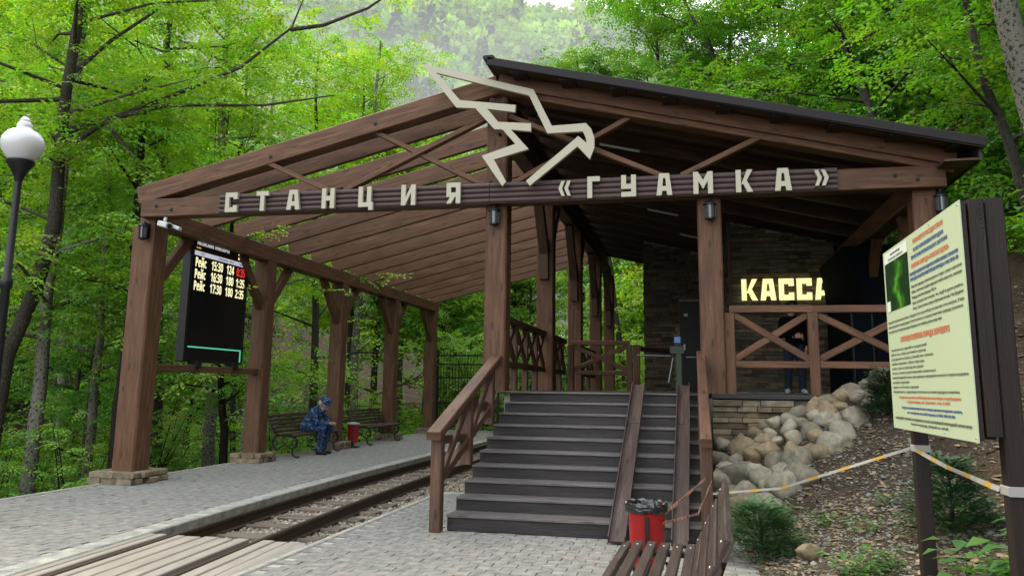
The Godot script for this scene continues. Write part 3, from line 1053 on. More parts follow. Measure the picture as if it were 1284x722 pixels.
func porch() -> void:
	var t := thing("porch", "raised station porch on a split-stone base with dark floor edge", "porch")
	var m := MB.new()
	m.box(Vector3(1.42, 0.62, -7.3), Vector3(5.66, 1.36, 13.6))
	part("foundation", m.mesh(), M.concrete, t)
	# floor boards run across
	var z := -0.46
	while z > -14.0:
		var s := rng.randf_range(0.85, 1.15)
		var b := MB.new()
		b.col = Color(s, s, s)
		b.beam(Vector3(-1.5, FLOOR_Y - 0.02, z - 0.07), Vector3(4.3, FLOOR_Y - 0.02, z - 0.07), 0.136, 0.03, Vector3.UP, 0.004)
		part("floor_board", b.mesh(), M.riser_board, t)
		z -= 0.14
	m = MB.new()
	m.beam(Vector3(1.33, FLOOR_Y - 0.03, -0.22), Vector3(4.32, FLOOR_Y - 0.03, -0.22), 0.52, 0.06, Vector3.UP, 0.006)
	part("floor_edge", m.mesh(), M.riser_board, t)
	m = MB.new()
	m.box(Vector3(2.82, 0.6, -0.26), Vector3(2.98, 1.38, 0.42))
	part("retaining_wall", m.mesh(), M.concrete, t)
	var rw: Node = t.get_node("retaining_wall")
	ledge_stones(rw, Vector3(1.33, 0, -0.05), Vector3.RIGHT, 2.95, 0.2, 1.29, Vector3.BACK, 0.062, 300, 0.85, null, 0.10)
	# the front railing, right of the steps
	rail_panel(t, Vector3(1.57, FLOOR_Y, -0.14), Vector3(2.56, FLOOR_Y, -0.14), 1.09, true, 1)
	rail_panel(t, Vector3(2.56, FLOOR_Y, -0.145), Vector3(3.72, FLOOR_Y, -0.145), 1.085, false, 1)
	# railings along the platform side between the middle posts
	for i in 3:
		var za: float = MID_ZS[i] - 0.3
		var zb: float = MID_ZS[i + 1]
		if i == 1: zb = -5.9
		rail_panel(t, Vector3(-1.42, FLOOR_Y, za - 0.08), Vector3(-1.42, FLOOR_Y, zb + 0.08), 1.02, false, 4 if i == 0 else 3, M.timber_dark)
	# a railing across the porch in front of the turnstile
	rail_panel(t, Vector3(-1.3, FLOOR_Y, -6.0), Vector3(-0.12, FLOOR_Y, -6.0), 1.0, true, 1)
	beam_part("railing_post", t, M.timber, Vector3(0.02, FLOOR_Y, -6.0), Vector3(0.02, FLOOR_Y + 0.92, -6.0), 0.13, 0.13, Vector3.BACK)
	beam_part("gate_bar", t, M.timber, Vector3(0.05, FLOOR_Y + 0.86, -6.4), Vector3(0.9, FLOOR_Y + 0.9, -9.0), 0.06, 0.1)

	# steps
	var s := thing("staircase", "broad flight of ten dark composite steps with two ramp channels", "staircase")
	for k in 10:
		var y := 0.149 + k * 0.1339
		var zf := 2.33 - k * 0.31
		if k < 9:
			for j in 2:
				var b := MB.new()
				var q := rng.randf_range(0.88, 1.12)
				b.col = Color(q, q, q)
				var zc := zf + 0.02 - 0.082 - j * 0.168
				b.beam(Vector3(-1.32, y - 0.0125, zc), Vector3(1.22, y - 0.0125, zc), 0.164, 0.025, Vector3.UP, 0.004)
				part("tread_board", b.mesh(), M.decking, s)
		else:
			var b := MB.new()
			b.beam(Vector3(-1.5, y - 0.0125, zf - 0.03), Vector3(1.22, y - 0.0125, zf - 0.03), 0.13, 0.025, Vector3.UP, 0.004)
			part("tread_board", b.mesh(), M.decking, s)
		var yb := y - 0.149 if k == 0 else y - 0.1339
		var r := MB.new()
		var q2 := rng.randf_range(0.85, 1.1)
		r.col = Color(q2, q2, q2)
		r.box(Vector3(-0.05, (y - 0.027 + yb) / 2, zf - 0.012), Vector3(2.54, y - 0.027 - yb, 0.02), 0.003)
		part("riser", r.mesh(), M.riser_board, s)
	for x in [-1.31, 1.21]:
		var b := MB.new()
		var poly := PackedVector2Array([Vector2(2.30, -0.02), Vector2(2.30, 0.12)])
		for k in 9:
			poly.append(Vector2(2.30 - 0.31 * (k + 1), 0.12 + 0.1339 * k))
			poly.append(Vector2(2.30 - 0.31 * (k + 1), 0.12 + 0.1339 * (k + 1)))
		poly.append(Vector2(-0.5, 1.32))
		poly.append(Vector2(-0.5, -0.02))
		var e := MB.new()
		e.extrude(poly, -0.012, 0.012)
		part("stringer", e.mesh(), M.riser_board, s, Transform3D(Basis(Vector3(0, 0, 1), Vector3(0, 1, 0), Vector3(1, 0, 0)), Vector3(x, 0, 0)))
	# two channels for pushchairs and bicycles
	for d in [[0.335, 0.50], [0.905, 1.065]]:
		var foot := Vector3((d[0] + d[1]) / 2 - 0.03, 0.02, 2.62)
		var mid := Vector3((d[0] + d[1]) / 2 - 0.005, 1.0, 0.62)
		var head := Vector3((d[0] + d[1]) / 2, 1.45, -0.34)
		var w: float = d[1] - d[0]
		var r := Node3D.new()
		r.name = "ramp" if not s.has_node("ramp") else "ramp_001"
		s.add_child(r)
		var b := MB.new()
		b.beam(foot, mid, w - 0.02, 0.02, Vector3.UP, 0.002)
		part("channel", b.mesh(), M.ramp_metal, r)
		b = MB.new()
		b.col = Color(1.12, 1.1, 1.1)
		b.beam(mid + (mid - foot).normalized() * 0.006, head, w - 0.02, 0.02, Vector3.UP, 0.002)
		part("channel", b.mesh(), M.ramp_metal, r)
		for sd in [-1, 1]:
			b = MB.new()
			b.col = Color(0.9, 0.9, 0.92)
			var o := Vector3(sd * (w / 2 - 0.006), 0.022, 0)
			b.sweep(MB.rect(0.012, 0.07, 0.002), [foot + o, mid + o, head + o])
			part("flange", b.mesh(), M.ramp_metal, r)
	# sloping railings either side
	stair_rail("stair_railing", "sloping timber railing with crossed braces left of the steps", -1.40, -1)
	stair_rail("stair_railing", "sloping timber handrail on a short post right of the steps", 1.21, 1)

func stair_rail(called: String, label: String, x: float, side: int) -> void:
	var t := thing(called, label, "railing")
	var W: Material = M.rail_timber
	var top := func(z: float) -> float: return 0.95 + (2.52 - z) * 0.331
	var w := 0.15 if side < 0 else 0.105
	beam_part("handrail", t, W, Vector3(x, top.call(2.6), 2.6), Vector3(x, top.call(0.02 if side < 0 else -0.2), 0.02 if side < 0 else -0.2), w, 0.085, Vector3.UP, 0.01)
	var zs := [2.44, 1.36, 0.36] if side < 0 else [2.36, 0.9]
	for i in zs.size():
		var z: float = zs[i]
		var y0 := 0.0 if i == 0 else 0.149 + 0.1339 * floorf((2.33 - z) / 0.31)
		beam_part("railing_post", t, W, Vector3(x + 0.045 * -side * 0.0, y0, z), Vector3(x, top.call(z) - 0.03, z), 0.115, 0.115, Vector3.BACK, 0.01)
	var bz := [2.44, 1.36, 0.36, 0.0] if side < 0 else [2.36, 0.9, -0.1]
	for i in bz.size() - 1:
		var za: float = bz[i] - 0.05
		var zb: float = bz[i + 1] + 0.05
		var lo := 0.52
		beam_part("lower_rail", t, W, Vector3(x, top.call(za) - lo, za), Vector3(x, top.call(zb) - lo, zb), 0.07, 0.085)
		if i < 2:
			beam_part("cross_brace", t, W, Vector3(x + 0.02, top.call(za) - lo + 0.03, za), Vector3(x + 0.02, top.call(zb) - 0.07, zb), 0.045, 0.09)
			beam_part("cross_brace", t, W, Vector3(x - 0.02, top.call(za) - 0.12, za), Vector3(x - 0.02, top.call(zb) - lo + 0.05, zb), 0.045, 0.09)

func ticket_office() -> void:
	var t := thing("ticket_office", "dark split-stone ticket office under the right half of the canopy", "building")
	var m := MB.new()
	var poly := PackedVector2Array([Vector2(1.86, 1.34), Vector2(3.74, 1.34), Vector2(3.74, roof_y(3.74) - 0.24), Vector2(1.86, roof_y(1.86) - 0.24)])
	m.extrude(poly, -9.7, -5.46)
	part("wall", m.mesh(), M.concrete, t)
	m = MB.new()
	poly = PackedVector2Array([Vector2(0.0, 1.34), Vector2(3.74, 1.34), Vector2(3.74, roof_y(3.74) - 0.24), Vector2(0.0, roof_y(0.0) - 0.24)])
	m.extrude(poly, -13.0, -9.75)
	part("wall", m.mesh(), M.concrete, t)
	# stone facing of both fronts and of the left corner
	ledge_stones(t.get_node("wall"), Vector3(1.86, 0, -5.455), Vector3.RIGHT, 1.88, 1.38, 4.62, Vector3.BACK, 0.062, 300, 0.5, func(p): return p.y > roof_y(p.x) - 0.26)
	ledge_stones(t.get_node("wall"), Vector3(1.86, 0, -5.455), Vector3.FORWARD, 4.3, 1.38, 4.6, Vector3.LEFT, 0.085, 0, 0.5)
	ledge_stones(t.get_node("wall_001"), Vector3(0.0, 0, -9.745), Vector3.RIGHT, 1.86, 1.38, 5.2, Vector3.BACK, 0.085, 300, 0.5, func(p): return p.y > roof_y(p.x) - 0.28 or (p.x > 0.8 and p.x < 1.5 and p.y < 3.55))
	ledge_stones(t.get_node("wall_001"), Vector3(0.0, 0, -9.745), Vector3.FORWARD, 3.2, 1.38, 5.0, Vector3.LEFT, 0.085, 0, 0.5)
	beam_part("corner_trim", t, M.timber_dark, Vector3(1.84, 1.36, -5.42), Vector3(1.84, 4.6, -5.42), 0.06, 0.06, Vector3.BACK)
	var d := box_part("door", t, M.dark_door, Vector3(1.13, 2.45, -9.72), Vector3(0.62, 2.16, 0.06))
	box_part("handle", d, M.chrome, Vector3(0.93, 2.42, -9.66), Vector3(0.04, 0.14, 0.04))
	box_part("plaque", d, M.print_white, Vector3(0.98, 3.2, -9.68), Vector3(0.09, 0.07, 0.012))
	# dark booth with a slanted hood beside the lit sign
	var k := thing("ticket_booth", "dark navy booth with a slanted cloth hood right of the lit letters", "kiosk", Vector3(0, 0, 0))
	m = MB.new()
	m.box(Vector3(4.0, 2.05, -4.35), Vector3(0.9, 1.38, 2.1), 0.02)
	part("body", m.mesh(), M.navy_panel, k)
	for x in [3.56, 3.86, 4.16]:
		box_part("panel_strip", k, M.dark_door, Vector3(x + 0.03, 2.05, -3.285), Vector3(0.03, 1.36, 0.03))
	m = MB.new()   # the hood: a prism that narrows downwards
	var A := Vector3(3.46, 3.66, -2.95)
	var Bq := Vector3(4.7, 3.66, -2.95)
	var C := Vector3(4.7, 2.74, -3.1)
	var E := Vector3(3.76, 2.74, -3.1)
	var F := Vector3(3.46, 3.66, -5.38)
	var G := Vector3(3.58, 2.74, -5.38)
	var H := Vector3(4.7, 3.66, -5.38)
	var I := Vector3(4.7, 2.74, -5.38)
	m.quad(A, Bq, C, E)
	m.quad(F, A, E, G)
	m.quad(F, H, Bq, A)
	m.quad(Bq, H, I, C)
	m.quad(H, F, G, I)
	m.quad(E, C, I, G)
	part("hood", m.mesh(), M.navy_cloth, k)
	box_part("window", k, M.lantern_glass, Vector3(3.66, 2.66, -3.4), Vector3(0.14, 0.22, 0.02))
	# lit letters on the wall
	var g := thing("ticket_sign", "lit cream sign reading КАССА on the dark stone wall", "sign", Vector3(2.05, 3.08, -5.39))
	var x := 0.0
	for ch in "КАССА":
		var gl := glyph(ch)
		var b := MB.new()
		for pl in gl[1]:
			b.extrude(scaled(pl, 0.27 * gl[0] / 0.75, 0.40, x), 0.0, 0.05)
		part("letter", b.mesh(), M.kassa_cream, g)
		x += 0.27 * gl[0] / 0.75 + 0.06
	# turnstile
	var u := thing("turnstile", "slim green turnstile post with a blue lit display on the porch", "turnstile", Vector3(0.88, FLOOR_Y, -4.0))
	m = MB.new()
	m.beam(Vector3(0, 0, 0), Vector3(0, 0.76, 0), 0.12, 0.16, Vector3.BACK, 0.02)
	part("column", m.mesh(), M.green_paint, u)
	m = MB.new()
	m.box(Vector3(-0.03, 0.72, 0.0), Vector3(0.24, 0.13, 0.2), 0.02)
	part("head", m.mesh(), M.green_paint, u)
	box_part("reader", u, M.black_iron, Vector3(-0.02, 0.88, 0.02), Vector3(0.13, 0.17, 0.08), 0.015)
	box_part("display", u, M.lit_blue, Vector3(-0.02, 0.895, 0.063), Vector3(0.10, 0.10, 0.008))
	for e in [[Vector3(-0.14, 0.62, 0.02), Vector3(-0.72, 0.63, 0.02)], [Vector3(-0.1, 0.58, 0.06), Vector3(-0.18, 0.16, 0.12)]]:
		m = MB.new()
		m.tube([e[0], e[1]], [0.016, 0.016], 8)
		part("arm", m.mesh(), M.chrome, u)
	m = MB.new()
	m.tube([Vector3(0.12, 0.6, 0.0), Vector3(0.45, 0.6, 0.0)], [0.014, 0.014], 8)
	part("arm", m.mesh(), M.chrome, u)

# ---------------------------------------------------------------- lettering
# each glyph: width, then polygons in a box 1 high
func R(x0: float, y0: float, x1: float, y1: float) -> PackedVector2Array:
	return PackedVector2Array([Vector2(x0, y0), Vector2(x1, y0), Vector2(x1, y1), Vector2(x0, y1)])

func Q(a: Array) -> PackedVector2Array:
	var p := PackedVector2Array()
	for i in range(0, a.size(), 2): p.append(Vector2(a[i], a[i + 1]))
	return p

func glyph(ch: String) -> Array:
	var s := 0.24
	match ch:
		"С": return [0.72, [R(0, 0, s, 1), R(s, 1 - s, 0.72, 1), R(s, 0, 0.72, s), R(0.72 - s, 0.66, 0.72, 1 - s), R(0.72 - s, s, 0.72, 0.34)]]
		"Т": return [0.72, [R(0, 0.77, 0.72, 1), R(0.24, 0, 0.48, 0.77)]]
		"А": return [0.76, [Q([0, 0, 0.24, 0, 0.29, 0.2, 0.29, 0.42, 0.33, 0.78, 0.38, 0.78, 0.38, 1, 0.14, 1]), Q([0.76, 0, 0.62, 1, 0.38, 1, 0.38, 0.78, 0.43, 0.78, 0.47, 0.42, 0.47, 0.2, 0.52, 0]), R(0.29, 0.2, 0.47, 0.42)]]
		"Н": return [0.72, [R(0, 0, s, 1), R(0.72 - s, 0, 0.72, 1), R(s, 0.38, 0.72 - s, 0.62)]]
		"Ц": return [0.82, [R(0, 0, s, 1), R(0.72 - s, 0.22, 0.72, 1), Q([s, 0, 0.58, 0, 0.58, -0.16, 0.82, -0.16, 0.82, 0.22, s, 0.22])]]
		"И": return [0.78, [R(0, 0, s, 1), R(0.78 - s, 0, 0.78, 1), Q([s, 0.02, s, 0.36, 0.78 - s, 0.98, 0.78 - s, 0.64])]]
		"Я": return [0.74, [R(0.74 - s, 0, 0.74, 1), R(0, 0.78, 0.74 - s, 1), R(0, 0.52, 0.24, 0.78), R(0, 0.32, 0.74 - s, 0.52), Q([0, 0, 0.25, 0, 0.46, 0.32, 0.2, 0.32])]]
		"Г": return [0.62, [R(0, 0, s, 1), R(s, 0.77, 0.62, 1)]]
		"У": return [0.72, [R(0.72 - s, 0, 0.72, 1), R(0, 0.36, s, 1), R(s, 0.36, 0.72 - s, 0.58), R(0, 0, 0.72 - s, 0.22)]]
		"М": return [0.92, [R(0, 0, s, 1), R(0.92 - s, 0, 0.92, 1), Q([s, 0.98, s, 0.58, 0.46, 0.22, 0.46, 0.62]), Q([0.92 - s, 0.98, 0.46, 0.62, 0.46, 0.22, 0.92 - s, 0.58])]]
		"К": return [0.78, [R(0, 0, s, 1), Q([s, 0.34, 0.52, 1, 0.78, 1, 0.5, 0.52, 0.78, 0, 0.52, 0, 0.34, 0.36])]]
		"«": return [0.62, [Q([0, 0.5, 0.16, 0.15, 0.32, 0.15, 0.18, 0.5, 0.32, 0.85, 0.16, 0.85]), Q([0.3, 0.5, 0.46, 0.15, 0.62, 0.15, 0.48, 0.5, 0.62, 0.85, 0.46, 0.85])]]
		"»": return [0.62, [Q([0.32, 0.5, 0.16, 0.15, 0, 0.15, 0.14, 0.5, 0, 0.85, 0.16, 0.85]), Q([0.62, 0.5, 0.46, 0.15, 0.3, 0.15, 0.44, 0.5, 0.3, 0.85, 0.46, 0.85])]]
	return [0.5, []]

func scaled(p: PackedVector2Array, w: float, h: float, x: float) -> PackedVector2Array:
	# glyphs are drawn 0.75 wide to a height of 1; w is the width of this letter's box over 0.75
	var out := PackedVector2Array()
	for q in p: out.append(Vector2(x + q.x * h * 0.92, q.y * h))
	return out

func name_sign() -> void:
	# ribbed board on the tie beam with raised letters
	var t := thing("station_sign", "ribbed brown name board with raised cream letters across the gable", "sign")
	var m := MB.new()
	m.box(Vector3(-1.32, 3.97, 0.135), Vector3(8.43, 0.285, 0.02), 0.004)
	part("back_panel", m.mesh(), M.board_brown, t)
	for k in 4:
		for seg in [[-5.53, -1.50], [-1.49, 2.89]]:
			var b := MB.new()
			var y := 3.865 + k * 0.070
			var prof := PackedVector2Array()
			for i in 7:
				var a := -PI / 2 + PI * i / 6
				prof.append(Vector2(cos(a) * 0.03, sin(a) * 0.031))
			b.sweep(prof, [Vector3(seg[0], y, 0.145), Vector3(seg[1], y, 0.145)])
			part("slat", b.mesh(), M.board_brown, t)
	var spots := [["С", -5.30], ["Т", -4.81], ["А", -4.33], ["Н", -3.80], ["Ц", -3.24], ["И", -2.62], ["Я", -1.98], ["«", -0.47], ["Г", -0.09], ["У", 0.36], ["А", 0.81], ["М", 1.29], ["К", 1.79], ["А", 2.25], ["»", 2.70]]
	for s in spots:
		var g := glyph(s[0])
		var b := MB.new()
		var h := 0.285
		var w: float = g[0] * h * 0.92
		for p in g[1]:
			var q := PackedVector2Array()
			for v in p: q.append(Vector2((v.x - g[0] / 2) * h * 0.92, v.y * h))
			b.extrude(q, 0.0, 0.05)
		part("letter", b.mesh(), M.letter_paint, t, Transform3D(Basis(), Vector3(s[1], 3.83, 0.185)))
	# the angular bird above it
	var e := thing("bird_emblem", "cream outline of a diving bird fixed over the gable", "emblem")
	var pts := Q([-1.29, 4.02, -1.58, 4.45, -1.12, 4.59, -1.3, 4.8, -1.41, 4.81, -1.68, 5.12, -1.95, 5.15, -2.47, 5.82, -0.88, 5.33, -0.63, 4.81, -0.18, 4.82, -0.11, 4.74, -0.07, 4.62, -0.07, 4.48, -0.13, 4.33, -0.29, 4.51, -0.92, 4.01, -0.97, 4.08, -0.28, 4.65, -0.17, 4.55, -0.18, 4.62, -0.22, 4.71, -0.69, 4.71, -0.94, 5.25, -2.25, 5.67, -1.9, 5.25, -1.12, 5.13, -1.13, 5.03, -1.51, 5.1, -1.36, 4.91, -0.91, 4.86, -0.91, 4.75, -1.18, 4.79, -0.94, 4.51, -1.41, 4.39, -1.24, 4.08])
	m = MB.new()
	m.extrude(pts, 0.24, 0.30)
	part("outline", m.mesh(), M.letter_paint, e)
	for p in [[-1.35, 4.8], [-0.8, 5.0], [-0.6, 4.3]]:
		box_part("bracket", e, M.black_iron, Vector3(p[0] - 0.02, p[1] - (0.02 if p[1] > 4.4 else 0.02), 0.17), Vector3(0.03, 0.03, 0.15))

# ---------------------------------------------------------------- furniture
func lantern(at: Vector3, label: String) -> void:
	var t := thing("wall_lantern", label, "lantern", at, 0.0, "black lanterns on the canopy posts")
	box_part("back_plate", t, M.black_iron, Vector3(0, 0.02, 0.012), Vector3(0.09, 0.22, 0.022), 0.006)
	var m := MB.new()
	m.beam(Vector3(0, 0.12, 0.02), Vector3(0, 0.12, 0.09), 0.03, 0.03)
	m.lathe(Vector3(0, 0.0, 0.1), [Vector2(0.02, 0.16), Vector2(0.03, 0.125), Vector2(0.085, 0.085), Vector2(0.085, 0.07), Vector2(0.07, 0.068)], 6)
	part("hood", m.mesh(), M.black_iron, t)
	m = MB.new()
	m.lathe(Vector3(0, 0, 0.1), [Vector2(0.062, 0.068), Vector2(0.056, -0.10)], 6)
	part("glass", m.mesh(), M.lantern_glass, t)
	m = MB.new()
	for k in 6:
		var a := TAU * k / 6
		m.beam(Vector3(cos(a) * 0.067, 0.07, 0.1 + sin(a) * 0.067), Vector3(cos(a) * 0.06, -0.10, 0.1 + sin(a) * 0.06), 0.012, 0.012, Vector3.BACK, 0.0)
	m.lathe(Vector3(0, 0, 0.1), [Vector2(0.068, -0.095), Vector2(0.068, -0.112), Vector2(0.02, -0.13), Vector2(0.0, -0.14)], 6)
	part("cage", m.mesh(), M.black_iron, t)
	m = MB.new()
	m.lathe(Vector3(0, -0.03, 0.1), [Vector2(0.0, 0.05), Vector2(0.022, 0.02), Vector2(0.018, -0.04), Vector2(0.0, -0.05)], 8)
	part("bulb", m.mesh(), M.opal_glass, t)

func bench(called: String, label: String, at: Vector3, turn: float, length: float, mat: Material, seat_n: int, seat_d: float, group := "") -> Node3D:
	# long axis along local z, facing local -x
	var t := thing(called, label, "bench", at, turn, group)
	var seat := [[-0.24, 0.405], [-0.17, 0.435], [-0.095, 0.45], [-0.018, 0.452], [0.06, 0.448], [0.137, 0.442]]
	var half := length / 2
	for i in seat_n:
		var x: float = lerpf(-0.22, -0.22 + seat_d, float(i) / (seat_n - 1))
		var y := 0.45 - 0.025 * (0.35 if i == 0 else 0.0) * 2.0 - 0.01 * float(i) / seat_n
		var sl := slat(mat, Vector3(x, y, half), Vector3(x, y, -half), 0.058, 0.036, Vector3(0.0 if i else -0.35, 1, 0).normalized())
		var o := part("slat", sl.mesh(), mat, t)
		for e in [half - 0.12, -half + 0.12]:
			var b := MB.new()
			b.lathe(Vector3(x, y + 0.018, e), [Vector2(0.0, 0.004), Vector2(0.006, 0.003), Vector2(0.008, 0.0)], 6)
			part("screw", b.mesh(), M.screw, o)
	var nb := 5 if seat_n < 6 else 4
	for i in nb:
		var x := lerpf(0.20, 0.34, float(i) / (nb - 1)) + seat_d - 0.36
		var y := lerpf(0.50, 0.80, float(i) / (nb - 1))
		var w := 0.058 if nb == 5 else 0.082
		var sl := slat(mat, Vector3(x, y, half + 0.01 * i), Vector3(x, y, -half), w, 0.036, Vector3(-0.92, 0.4, 0).normalized())
		var o := part("back_slat", sl.mesh(), mat, t)
		for e in [half - 0.12, -half + 0.12]:
			var b := MB.new()
			b.lathe(Vector3.ZERO, [Vector2(0.0, 0.004), Vector2(0.006, 0.003), Vector2(0.008, 0.0)], 6)
			part("screw", b.mesh(), M.screw, o, Transform3D(Basis(Vector3.BACK, 1.16), Vector3(x - 0.018, y + 0.008, e)))
	# cast iron ends with scrolls
	for e in [half - 0.14, -half + 0.14]:
		var b := MB.new()
		var sx := seat_d - 0.36
		b.tube([Vector3(-0.24, 0.40, e), Vector3(0.0, 0.425, e), Vector3(0.17 + sx, 0.42, e), Vector3(0.25 + sx, 0.52, e), Vector3(0.36 + sx, 0.82, e)], [0.02, 0.02, 0.022, 0.022, 0.016], 6)
		b.tube([Vector3(-0.2, 0.40, e), Vector3(-0.27, 0.33, e), Vector3(-0.25, 0.22, e), Vector3(-0.16, 0.17, e), Vector3(-0.18, 0.06, e), Vector3(-0.26, 0.012, e), Vector3(-0.32, 0.03, e)], [0.018, 0.02, 0.022, 0.02, 0.02, 0.022, 0.016], 6)
		b.tube([Vector3(0.18 + sx, 0.42, e), Vector3(0.27 + sx, 0.32, e), Vector3(0.24 + sx, 0.2, e), Vector3(0.16 + sx, 0.15, e), Vector3(0.2 + sx, 0.05, e), Vector3(0.3 + sx, 0.012, e), Vector3(0.35 + sx, 0.03, e)], [0.018, 0.02, 0.022, 0.02, 0.02, 0.022, 0.016], 6)
		b.tube([Vector3(-0.16, 0.17, e), Vector3(0.0, 0.26, e), Vector3(0.16 + sx, 0.15, e)], [0.016, 0.016, 0.016], 6)
		for c in [Vector3(-0.2, 0.29, e), Vector3(0.2 + sx, 0.28, e), Vector3(0.0, 0.33, e)]:
			var ring := []
			var rr := []
			for q in 9:
				var a := TAU * q / 8
				ring.append(c + Vector3(cos(a) * 0.05, sin(a) * 0.05, 0))
				rr.append(0.01)
			b.tube(ring, rr, 5, 0.0, 1.0, false)
		part("iron_end", b.mesh(), M.black_iron, t)
	return t

func slat(_mat: Material, a: Vector3, b: Vector3, w: float, h: float, up: Vector3) -> MB:
	var m := MB.new()
	var s := rng.randf_range(0.75, 1.3)
	m.col = Color(s, s * rng.randf_range(0.95, 1.02), s * rng.randf_range(0.92, 1.03))
	m.beam(a, b, w, h, up, 0.006)
	return m

func litter_bin(label: String, at: Vector3, turn: float, bag: bool) -> void:
	var t := thing("litter_bin", label, "litter bin", at, turn)
	var m := MB.new()
	var tall := 0.455 if bag else 0.40
	m.lathe(Vector3(0, 0.12, 0), [Vector2(0.0, 0.0), Vector2(0.115, 0.0), Vector2(0.118, 0.02), Vector2(0.135, tall), Vector2(0.14, tall + 0.01), Vector2(0.128, tall + 0.01), Vector2(0.11, 0.05)], 20)
	part("bucket", m.mesh(), M.red_paint, t)
	m = MB.new()
	for s in [-1, 1]:
		m.beam(Vector3(0, 0.0, s * 0.152), Vector3(0, 0.50, s * 0.152), 0.03, 0.03, Vector3.BACK, 0.003)
		m.beam(Vector3(-0.16, 0.012, s * 0.152), Vector3(0.16, 0.012, s * 0.152), 0.03, 0.02, Vector3.UP, 0.002)
	m.beam(Vector3(0, 0.012, -0.15), Vector3(0, 0.012, 0.15), 0.03, 0.018, Vector3.UP, 0.002)
	part("stand", m.mesh(), M.black_iron, t)
	if bag:
		var prof := [Vector2(0.146, 0.525), Vector2(0.151, 0.53), Vector2(0.153, 0.545), Vector2(0.152, 0.555), Vector2(0.156, 0.57), Vector2(0.153, 0.585), Vector2(0.143, 0.592), Vector2(0.122, 0.588), Vector2(0.115, 0.55), Vector2(0.0, 0.52)]
		m = MB.new()
		var r2 := noise(77, 2.2, 3)
		for i in prof.size() - 1:
			for j in 36:
				var q := []
				for k in [[i, j], [i + 1, j], [i + 1, j + 1], [i, j + 1]]:
					var p: Vector2 = prof[k[0]]
					var a: float = TAU * (k[1] % 36) / 36
					var w := 1.0 + 0.05 * r2.get_noise_3d(cos(a) * 1.6, p.y * 5.0, sin(a) * 1.6) + 0.018 * sin(a * 13.0 + p.y * 40.0)
					q.append(Vector3(cos(a) * p.x * w, p.y + 0.02 * r2.get_noise_2d(a * 2.0, p.x * 20.0), sin(a) * p.x * w))
				m.quad(q[0], q[1], q[2], q[3])
		part("bag", m.mesh(), M.black_bag, t)
	else:
		m = MB.new()
		m.lathe(Vector3(0, 0.53, 0), [Vector2(0.15, -0.01), Vector2(0.158, 0.0), Vector2(0.15, 0.02), Vector2(0.05, 0.045), Vector2(0.0, 0.05)], 20)
		part("lid", m.mesh(), M.grey_lid, t)

func strip_tape(called: String, label: String, pts: Array, colors: Array, w: float, dash: float, group := "") -> void:
	var t := thing(called, label, "barrier tape", Vector3.ZERO, 0.0, group)
	var seg := []
	for i in pts.size() - 1:
		var a: Vector3 = pts[i]
		var b: Vector3 = pts[i + 1]
		var n := maxi(1, int(a.distance_to(b) / dash))
		for k in n:
			seg.append([a.lerp(b, float(k) / n), a.lerp(b, float(k + 1) / n)])
	for i in seg.size():
		var m := MB.new()
		var tw := 0.35 * sin(i * 0.55)
		m.beam(seg[i][0], seg[i][1], 0.0022, w, Vector3(tw, 1, tw * 0.5).normalized(), 0.0)
		part("stripe", m.mesh(), M[colors[i % colors.size()]], t)

